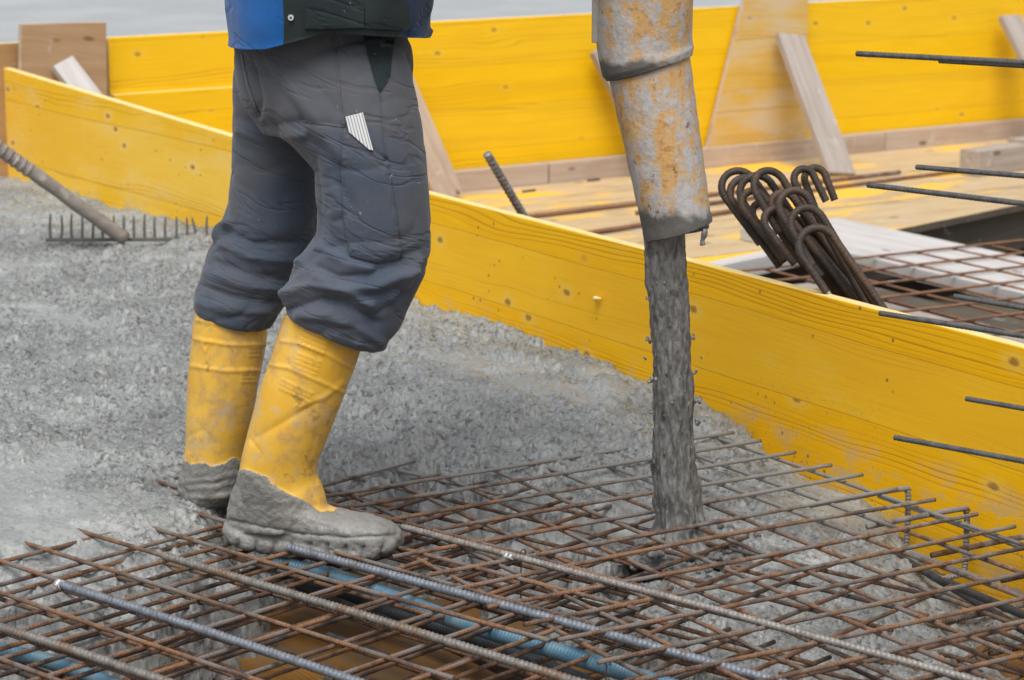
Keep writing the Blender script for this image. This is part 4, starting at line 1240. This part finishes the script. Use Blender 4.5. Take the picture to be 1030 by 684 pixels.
Vh, Fh = blob(head + np.array([-.012, 0, .01]), (.100, .084, .112)); keep = [f for f in Fh if all(Vh[i][0] < head[0] + .03 and Vh[i][2] > head[2] - .06 for i in f)]
mesh('hair', Vh, keep, 'hair', person)

# -- trousers
pel = [(323, 5, 86, 4.10, .150), (323, 45, 88, 4.10, .165), (327, 70, 90, 4.10, .170), (332, 100, 84, 4.10, .165), (335, 125, 72, 4.10, .14)]
rl = [(338, 70, 70, 4.02, .10), (347, 100, 73, 4.00, .105), (361, 130, 65, 3.985, .105), (371, 160, 58, 3.98, .10), (374.5, 195, 57.5, 3.98, .098), (375.5, 228, 57, 3.98, .094), (373, 252, 57, 3.98, .092), (362, 274, 58, 3.98, .092), (349, 298, 61, 3.985, .092), (338, 322, 57, 3.99, .088), (333, 333, 50, 3.99, .084)]
ll = [(292, 75, 56, 4.20, .10), (286, 115, 52, 4.22, .105), (283, 150, 50, 4.23, .10), (280, 190, 48, 4.235, .095), (274, 225, 48, 4.235, .09), (262, 255, 49, 4.24, .09), (249, 280, 46.5, 4.24, .09), (239, 303, 43, 4.24, .088), (234.5, 322, 39, 4.24, .08)]
V, Fc = remesh([loft(pel, 40), loft(rl, 60), loft(ll, 60)], .0042)
E_ = edges_of(Fc)
V = smooth(V, E_, 10, .6)
N = normals(V, Fc)
px = proj(V)
low = np.clip((px[:, 1] - 205) / 90, 0, 1)
def fold(sc, off, pw=1.6):           # crease-like ridges: narrow valleys between round swellings
    return 1 - 2 * (1 - np.abs(nz(V, sc, off)) * 3.2).clip(0, 1) ** pw
mid = np.clip((px[:, 1] - 120) / 120, 0, 1)
dsp = .0040 * nz(V, (6, 6, 7)) + (.0008 + .0008 * mid) * fold((8, 10, 15), 4) + low * (.0016 * fold((5, 8, 22), 9, 2.0) + .0020 * nz(V, (5, 8, 24), 2))
V = V + N * dsp[:, None]
st = [  # near leg: folds above the boot and at the knee
      ([(286, 297), (315, 287), (345, 292), (372, 306)], 5, .012), ([(290, 311), (320, 301), (350, 308), (378, 325)], 4, -.012), ([(300, 318), (330, 318), (362, 330), (384, 346)], 5, .007),
      ([(318, 268), (340, 279), (370, 277), (405, 262)], 5, -.010), ([(320, 278), (345, 290), (380, 288), (415, 272)], 5, .009), ([(330, 300), (365, 299), (400, 290)], 4, -.008),
      ([(346, 262), (380, 266), (425, 250)], 4, -.006), ([(320, 248), (345, 262), (372, 270)], 5, .006), ([(395, 300), (408, 285), (420, 262)], 5, .007), ([(378, 318), (392, 308), (404, 294)], 4, -.007),
      ([(322, 225), (340, 243), (352, 258)], 5, -.005), ([(360, 345), (374, 350), (388, 352)], 4, .006),
      ([(316, 160), (322, 200), (319, 245)], 5, -.005), ([(330, 170), (338, 205), (334, 240)], 7, .004),
      # seat and thigh
      ([(262, 55), (275, 80), (300, 115), (318, 150)], 7, -.006), ([(255, 70), (262, 100), (258, 118)], 4, -.008), ([(270, 62), (295, 95), (322, 128)], 8, .005), ([(290, 60), (318, 85), (340, 112)], 8, -.004),
      ([(300, 122), (325, 124), (346, 127)], 3, -.004), ([(310, 130), (330, 142), (345, 160)], 6, .004), ([(320, 145), (336, 168), (348, 200)], 6, -.0035),
      # far leg
      ([(236, 118), (262, 128), (300, 122)], 5, -.006), ([(240, 132), (268, 140), (305, 136)], 5, .005), ([(238, 165), (268, 172), (308, 160)], 6, -.004),
      ([(228, 232), (255, 246), (300, 244)], 5, -.009), ([(224, 246), (250, 258), (300, 262)], 5, .008), ([(214, 262), (245, 274), (288, 282)], 5, -.009), ([(210, 275), (240, 286), (285, 292)], 5, .007), ([(204, 288), (235, 300), (275, 304)], 5, -.007), ([(200, 305), (230, 312), (270, 314)], 5, .005),
      ([(216, 238), (222, 230), (230, 224)], 4, .014),
      # seams
      ([(336, 36), (340, 70), (343, 110), (347, 126)], 1.6, -.0022), ([(383, 92), (386, 130), (389, 162)], 1.6, -.0022), ([(346, 128), (343, 180), (346, 225), (352, 255)], 1.8, -.0028), ([(389, 160), (397, 210), (405, 262)], 1.8, -.0028), ([(352, 258), (378, 264), (404, 262)], 1.8, -.0035), ([(349, 131), (366, 144), (389, 162)], 2.2, -.003),
      ([(241, 52), (248, 90), (259, 118)], 1.8, -.003), ([(252, 52), (257, 85), (262, 112)], 1.8, -.002)]
V = sculpt(V, Fc, st)
# hem: hollow the cuff ends so that the cloth ends in an edge over the boot
trou = mesh('trousers', V, Fc, 'trousers', person)
bvh_t = BVHTree.FromPolygons(V.tolist(), Fc)
def surf(u, v, bvh, lift):
    h = bvh.ray_cast(Vector(CAM), Vector(ray(u, v)).normalized())
    if h[0] is None: return None
    return np.array(h[0]) + np.array(h[1]) * lift
def patch(name, poly, bvh, lift, mat, parent, step=4.0, depth=.002, wob=0.0):
    """a cloth or rubber piece that follows the surface under it: outline in photo pixels, with a real thickness"""
    poly = [np.array(p, float) for p in poly]; bd = []
    for a, b in zip(poly, poly[1:] + poly[:1]):
        n = max(1, int(np.linalg.norm(b - a) / step))
        bd += [a + (b - a) * t / n for t in range(n)]
    bd = np.array(bd); lo, hi = bd.min(0), bd.max(0)
    inn = []
    for x in np.arange(lo[0] + step / 2, hi[0], step):
        for y in np.arange(lo[1] + step / 2, hi[1], step):
            c = False
            for k in range(len(bd)):
                a, b = bd[k], bd[k - 1]
                if (a[1] > y) != (b[1] > y) and x < (b[0] - a[0]) * (y - a[1]) / (b[1] - a[1]) + a[0]: c = not c
            if c and np.min(np.linalg.norm(bd - [x, y], axis=1)) > step * .45: inn.append((x, y))
    allp = [Vector(p) for p in bd] + [Vector(p) for p in inn]
    r = delaunay_2d_cdt(allp, [(k, (k + 1) % len(bd)) for k in range(len(bd))], [], 1, 1e-4)
    vs_, fs_ = r[0], r[2]
    top = []
    for p in vs_:
        q = surf(p[0], p[1], bvh, lift)
        top.append(q)
    good = [k for k in range(len(top)) if top[k] is not None]
    if not good: return None
    fs_ = [f for f in fs_ if all(top[k] is not None for k in f)]
    top = [t if t is not None else top[good[0]] for t in top]
    top = np.array(top); view = top - CAM; view /= np.linalg.norm(view, axis=1)[:, None]
    bot = top + view * (lift + depth)
    n = len(top)
    E2 = {}
    for f in fs_:
        for a, b in zip(f, f[1:] + f[:1]): E2[(a, b)] = 1
    Fc = [list(f) for f in fs_] + [[k + n for k in f][::-1] for f in fs_]
    for (a, b) in E2:
        if (b, a) not in E2: Fc.append([b, a, a + n, b + n])
    o = mesh(name, np.vstack([top, bot]), Fc, mat, parent, smooth=False)
    return o
patch('pocket_lining', [(364, 30), (397, 32), (394, 55), (392, 76), (387, 86), (381, 93), (376, 80), (370, 58)], bvh_t, .0022, 'lining', person, 4)
patch('leg_pocket', [(347, 129), (366, 146), (388, 162), (396, 210), (404, 259), (380, 262), (353, 256), (348, 220), (345, 180)], bvh_t, .0046, 'trousers', person, 4)
def strip(line, wd):
    l = np.array(line, float); t = np.gradient(l, axis=0); t /= np.linalg.norm(t, axis=1)[:, None]; q = np.stack([-t[:, 1], t[:, 0]], 1) * wd / 2
    return [tuple(p) for p in np.vstack([l + q, (l - q)[::-1]])]
for ln, wd in (([(335, 38), (339, 70), (342, 100), (346, 127)], 2.6), ([(383, 94), (386, 125), (388, 158)], 2.4), ([(300, 121), (322, 124), (346, 127)], 2.6), ([(389, 162), (397, 210), (405, 258)], 2.4), ([(243, 54), (250, 88), (259, 112)], 2.4), ([(346, 152), (344, 190), (347, 225)], 2.0)):
    patch('seam', strip(ln, wd), bvh_t, .0016, 'trousers', person, 3)

# folding rule in the leg pocket
t0 = surf(357, 121, bvh_t, .007)
rn = np.array([.05, -1, .12]); rn /= np.linalg.norm(rn)
fr_ = prism('folding_rule', [PN(u, v, t0, rn) for u, v in ((347.5, 117.5), (365, 113), (375.5, 151.5), (371, 150.5), (351, 133))], -rn * .012, 'rule', bev=.0006)
tag(fr_, 'white folding rule sticking out of the grey trouser leg pocket', 'folding rule')

# -- boots
def boot(parts, voxel, strokes, muds, lumps, label):
    V, Fc = remesh(parts, voxel)
    E = edges_of(Fc)
    V = smooth(V, E, 6, .55)
    V = sculpt(V, Fc, strokes)
    px = proj(V)
    line = np.interp(px[:, 0], [m[0] for m in muds], [m[1] for m in muds])
    md = np.clip(.5 + (px[:, 1] - line) / 26 + .25 * nz(V, (45, 45, 45), 3), 0, 1)
    N = normals(V, Fc)
    k = np.clip((md - .45) * 6, 0, 1)
    V = V + N * (k * (.0020 + .0020 * nz(V, (50, 50, 50), 1) + .0018 * nz(V, (120, 120, 120), 6)))[:, None] + N * (.0012 * nz(V, (18, 18, 18), 2))[:, None]
    o = mesh('boot', V, Fc, 'boot', person)
    at = o.data.attributes.new('mud', 'FLOAT', 'POINT'); at.data.foreach_set('value', md.astype(np.float32))
    return o, V, Fc
YB = 3.99
rb = [(327, 326, 41, YB, .066), (321, 345, 42, YB, .067), (311, 374, 41.5, YB, .066), (301, 402, 41, YB, .062), (291, 430, 39.5, YB, .058), (283, 456, 38, YB, .052), (280, 480, 40, YB, .048), (284, 505, 44, YB, .047), (286, 530, 46, YB, .046)]
def foot(pts):
    """pts rows: u, v top, v bottom, half width m, Y  -> closed foot form, ring by ring along the foot"""
    V, seg = [], 24
    R = []
    for (u, a, b, hw, y) in pts:
        c = PY(u, (a + b) / 2, y); k = np.linalg.norm(PY(u, a, y) - PY(u, b, y)) / 2
        R.append(np.r_[c, hw, k])
    R = spline(np.array(R), 6); th = np.linspace(0, 2 * math.pi, seg, endpoint=False)
    cu, su = np.cos(th), np.sin(th)
    cx = np.sign(cu) * np.abs(cu) ** .75; sx_ = np.sign(su) * np.abs(su) ** .75
    T = np.gradient(R[:, :3], axis=0); T[:, 2] = 0; T /= np.linalg.norm(T, axis=1)[:, None]
    for k in range(len(R)):
        sd_ = np.array([-T[k][1], T[k][0], 0])
        V.append(R[k, :3] + R[k, 3] * cx[:, None] * sd_ + R[k, 4] * sx_[:, None] * np.array([0, 0, 1]))
    V = np.vstack(V); n_ = len(R)
    i = np.arange(n_ - 1)[:, None] * seg; j = np.arange(seg)[None, :]; j2 = (j + 1) % seg
    Q = np.stack([i + j, i + j2, i + seg + j2, i + seg + j], -1).reshape(-1, 4).tolist()
    Q += [list(range(seg))[::-1], [(n_ - 1) * seg + q for q in range(seg)]]
    return V, Q
rf = [(233, 500, 536, .026, YB + .025), (246, 478, 541, .040, YB + .02), (270, 470, 546, .043, YB + .01), (298, 490, 550, .043, YB), (325, 509, 553, .047, YB - .01), (350, 517, 555, .050, YB - .02), (375, 522, 556, .047, YB - .03), (392, 529, 553, .036, YB - .035), (400, 537, 549, .020, YB - .04)]
rs = [(229, 520, 538, .030, YB + .025), (245, 526, 547, .046, YB + .02), (272, 532, 552, .047, YB + .01), (300, 537, 553, .046, YB), (330, 541, 559, .052, YB - .012), (360, 542, 560, .054, YB - .022), (385, 541, 557, .045, YB - .032), (401, 538, 551, .026, YB - .04)]
sk = [([(282.6, 343), (300, 345), (330, 357), (358, 373)], 1.8, .0022), ([(270, 367), (290, 370), (320, 383), (350, 397)], 1.8, .0022), ([(287, 318), (310, 320), (340, 330), (365, 346)], 2.2, .0028),
      ([(240, 455), (250, 440), (262, 455), (258, 475)], 2.5, -.002), ([(258, 440), (285, 425), (318, 405)], 5, -.003), ([(300, 410), (325, 400), (345, 385)], 3, .002), ([(262, 492), (285, 505), (300, 500)], 6, .002), ([(318, 440), (310, 470), (318, 490)], 6, -.0025),
      ([(232, 523), (270, 531), (300, 537), (350, 541), (398, 538)], 2.0, -.004)]
for k in range(4):
    sk.append(([(307 + k * -2.2, 332 + k * 4.4), (332 + k * -2.2, 342 + k * 4.4)], 1.2, .0018))
    sk.append(([(299 - k * 1.2, 355 + k * 4.4), (322 - k * 1.2, 364 + k * 4.4)], 1.2, .0018))
for k in range(3):
    sk.append(([(284 - k, 382 + k * 4.2), (314 - k, 396 + k * 4.2)], 1.2, .0016))
for k in range(9):
    u = 240 + k * 18; sk.append(([(u, 544 + k * .9), (u - 2, 556 + k * .8)], 2.2, -.006))
boot([loft(rb, 60, 40), foot(rf), foot(rs)], .0030, sk, [(200, 470), (238, 474), (250, 470), (264, 478), (285, 491), (300, 504), (318, 511), (335, 516), (345, 505), (420, 505)], None, '')
YL_ = 4.235
lbt = [(233, 314, 36, YL_, .064), (231, 335, 37.5, YL_, .066), (227, 365, 36.5, YL_, .065), (223, 395, 35, YL_, .062), (219, 425, 32.5, YL_, .056), (216, 450, 30, YL_, .050), (214, 475, 30, YL_, .048), (213, 495, 30, YL_, .046)]
lf = [(190, 478, 508, .026, YL_ - .03), (200, 462, 511, .040, YL_ - .01), (222, 452, 509, .044, YL_ + .04), (245, 462, 503, .044, YL_ + .09), (268, 468, 498, .048, YL_ + .14), (288, 470, 490, .042, YL_ + .18), (297, 474, 484, .022, YL_ + .2)]
sk = [([(196, 341), (230, 347), (268, 347)], 1.8, .0022), ([(192, 368), (225, 373), (262, 373)], 1.8, .0022), ([(198, 322), (230, 326), (270, 326)], 2.2, .0028),
      ([(203, 345), (213, 343), (206, 355), (203, 345)], 1.1, .0016), ([(200, 333), (205, 326), (214, 326), (212, 331)], 1.1, .0012),
      ([(188, 440), (205, 432), (215, 445)], 4, -.002), ([(190, 492), (215, 490), (235, 485)], 2, .0025), ([(188, 500), (215, 500), (235, 496)], 2, .0025), ([(186, 484), (215, 482), (238, 476)], 2, .002)]
for k in range(4):
    sk.append(([(250, 346 + k * 4), (263, 346 + k * 4)], 1.2, .0016)); sk.append(([(243, 372 + k * 4), (258, 372 + k * 4)], 1.2, .0016))
boot([loft(lbt, 60, 40), foot(lf)], .0030, sk, [(180, 464), (200, 469), (215, 468), (230, 463), (244, 462), (300, 455)], None, '')

# -- jacket
def jacket():
    seg, th = 128, None
    rows = [(-560, 330 + 30, 92, .21), (-420, 342, 104, .24), (-280, 338, 108, .25), (-150, 335, 106, .245), (-60, 334, 104, .235), (0, 334.5, 103, .228), (20, 333, 100, .225), (34, 332, 98, .222), (42, 331.5, 98.5, .222)]
    R = spline(np.array([np.r_[PY(c, v, 4.10), hw * np.linalg.norm(PY(c + 50, v, 4.1) - PY(c - 50, v, 4.1)) / 100, dh] for v, c, hw, dh in rows]), 9)
    th = np.linspace(0, 2 * math.pi, seg, endpoint=False)
    cu, su = np.cos(th), np.sin(th)
    cx = np.sign(cu) * np.abs(cu) ** .8; sx_ = np.sign(su) * np.abs(su) ** .8
    V = []
    for k in range(len(R)):
        ring = R[k, :3] + np.stack([R[k, 3] * cx, R[k, 4] * sx_, np.zeros(seg)], 1)
        tbl = max(0, (k - (len(R) - 22)) / 21)
        ring[:, 2] += tbl * (np.interp(cx, [-1, -.55, .1, .75, 1], [-.002, .004, .034, .022, .012]))
        ring[:, 0] += tbl * .012 * (cx > .85)
        V.append(ring)
    V = np.vstack(V); n_ = len(R)
    N_ = np.stack([np.tile(cx, n_), np.tile(sx_, n_), np.zeros(n_ * seg)], 1)
    V = V + N_ * (.008 * nz(V, (7, 7, 5)) + .004 * nz(V, (20, 20, 12), 3))[:, None]
    i = np.arange(n_ - 1)[:, None] * seg; j = np.arange(seg)[None, :]; j2 = (j + 1) % seg
    Q = np.stack([i + j, i + seg + j, i + seg + j2, i + j2], -1).reshape(-1, 4)
    inner = V - N_ * .004
    Vall = np.vstack([V, inner]); n1 = len(V)
    Qi = Q[:, ::-1] + n1
    lastr = (n_ - 1) * seg
    rim = [[lastr + a, lastr + n1 + a, lastr + n1 + (a + 1) % seg, lastr + (a + 1) % seg] for a in range(seg)]
    cap = [list(range(seg))]
    Fc = Q.tolist() + Qi.tolist() + rim + cap
    pxq = proj(V[Q].mean(1))
    col = cx[Q[:, 0] % seg]
    fm = np.where(pxq[:, 0] * 0 + col < -.40, 0, np.where(col < .74, 1, 2))
    fm = np.r_[fm, fm, np.ones(len(rim) + 1)].astype(int)
    return Vall, Fc, fm
V, Fc, fm = jacket()
# sleeves
sleeves = []
jk = mesh('jacket', V, Fc, None, person, mats=['jacket_blue', 'jacket_dark', 'jacket_navy'], fmat=fm)
for s_, hd in ((-1, hands[0]), (1, hands[1])):
    s0 = sh + [0, .19 * s_, -.02]; el = (s0 + hd) / 2 + [-.05, .07 * s_, -.14]
    Vq, Qq = limb([s0, el, hd + [-.03, 0, 0]], [.078, .072, .064, .055, .048])
    Vq = Vq + np.stack([nz(Vq, (14, 14, 14)), nz(Vq, (14, 14, 14), 5), nz(Vq, (14, 14, 14), 8)], 1) * .012
    mesh('sleeve', Vq, Qq, 'jacket_blue', jk)
bvh_j = BVHTree.FromPolygons(V.tolist(), Fc)
patch('pocket_flap', [(308, 3), (366, 6), (366, 27), (336, 28), (307, 28)], bvh_j, .0045, 'jacket_dark', jk, 4)
patch('flap_edge', [(367, 2), (410, 3), (411, 30), (367, 28)], bvh_j, .0030, 'jacket_dark', jk, 4)
bc = surf(293, 17.5, bvh_j, .002)
for nm, r_, dpt, mt in (('button', .0052, .004, 'button'), ('button_eye', .0022, .0052, 'jacket_dark')):
    bm = bmesh.new(); bmesh.ops.create_cone(bm, cap_ends=True, segments=20, radius1=r_, radius2=r_ * .85, depth=dpt)
    bmesh.ops.rotate(bm, verts=bm.verts, cent=(0, 0, 0), matrix=Matrix.Rotation(math.pi / 2, 3, 'X'))
    v = np.array([p.co[:] for p in bm.verts]) + bc; f = [[q.index for q in fc.verts] for fc in bm.faces]; bm.free()
    mesh(nm, v, f, mt, jk, smooth=False)
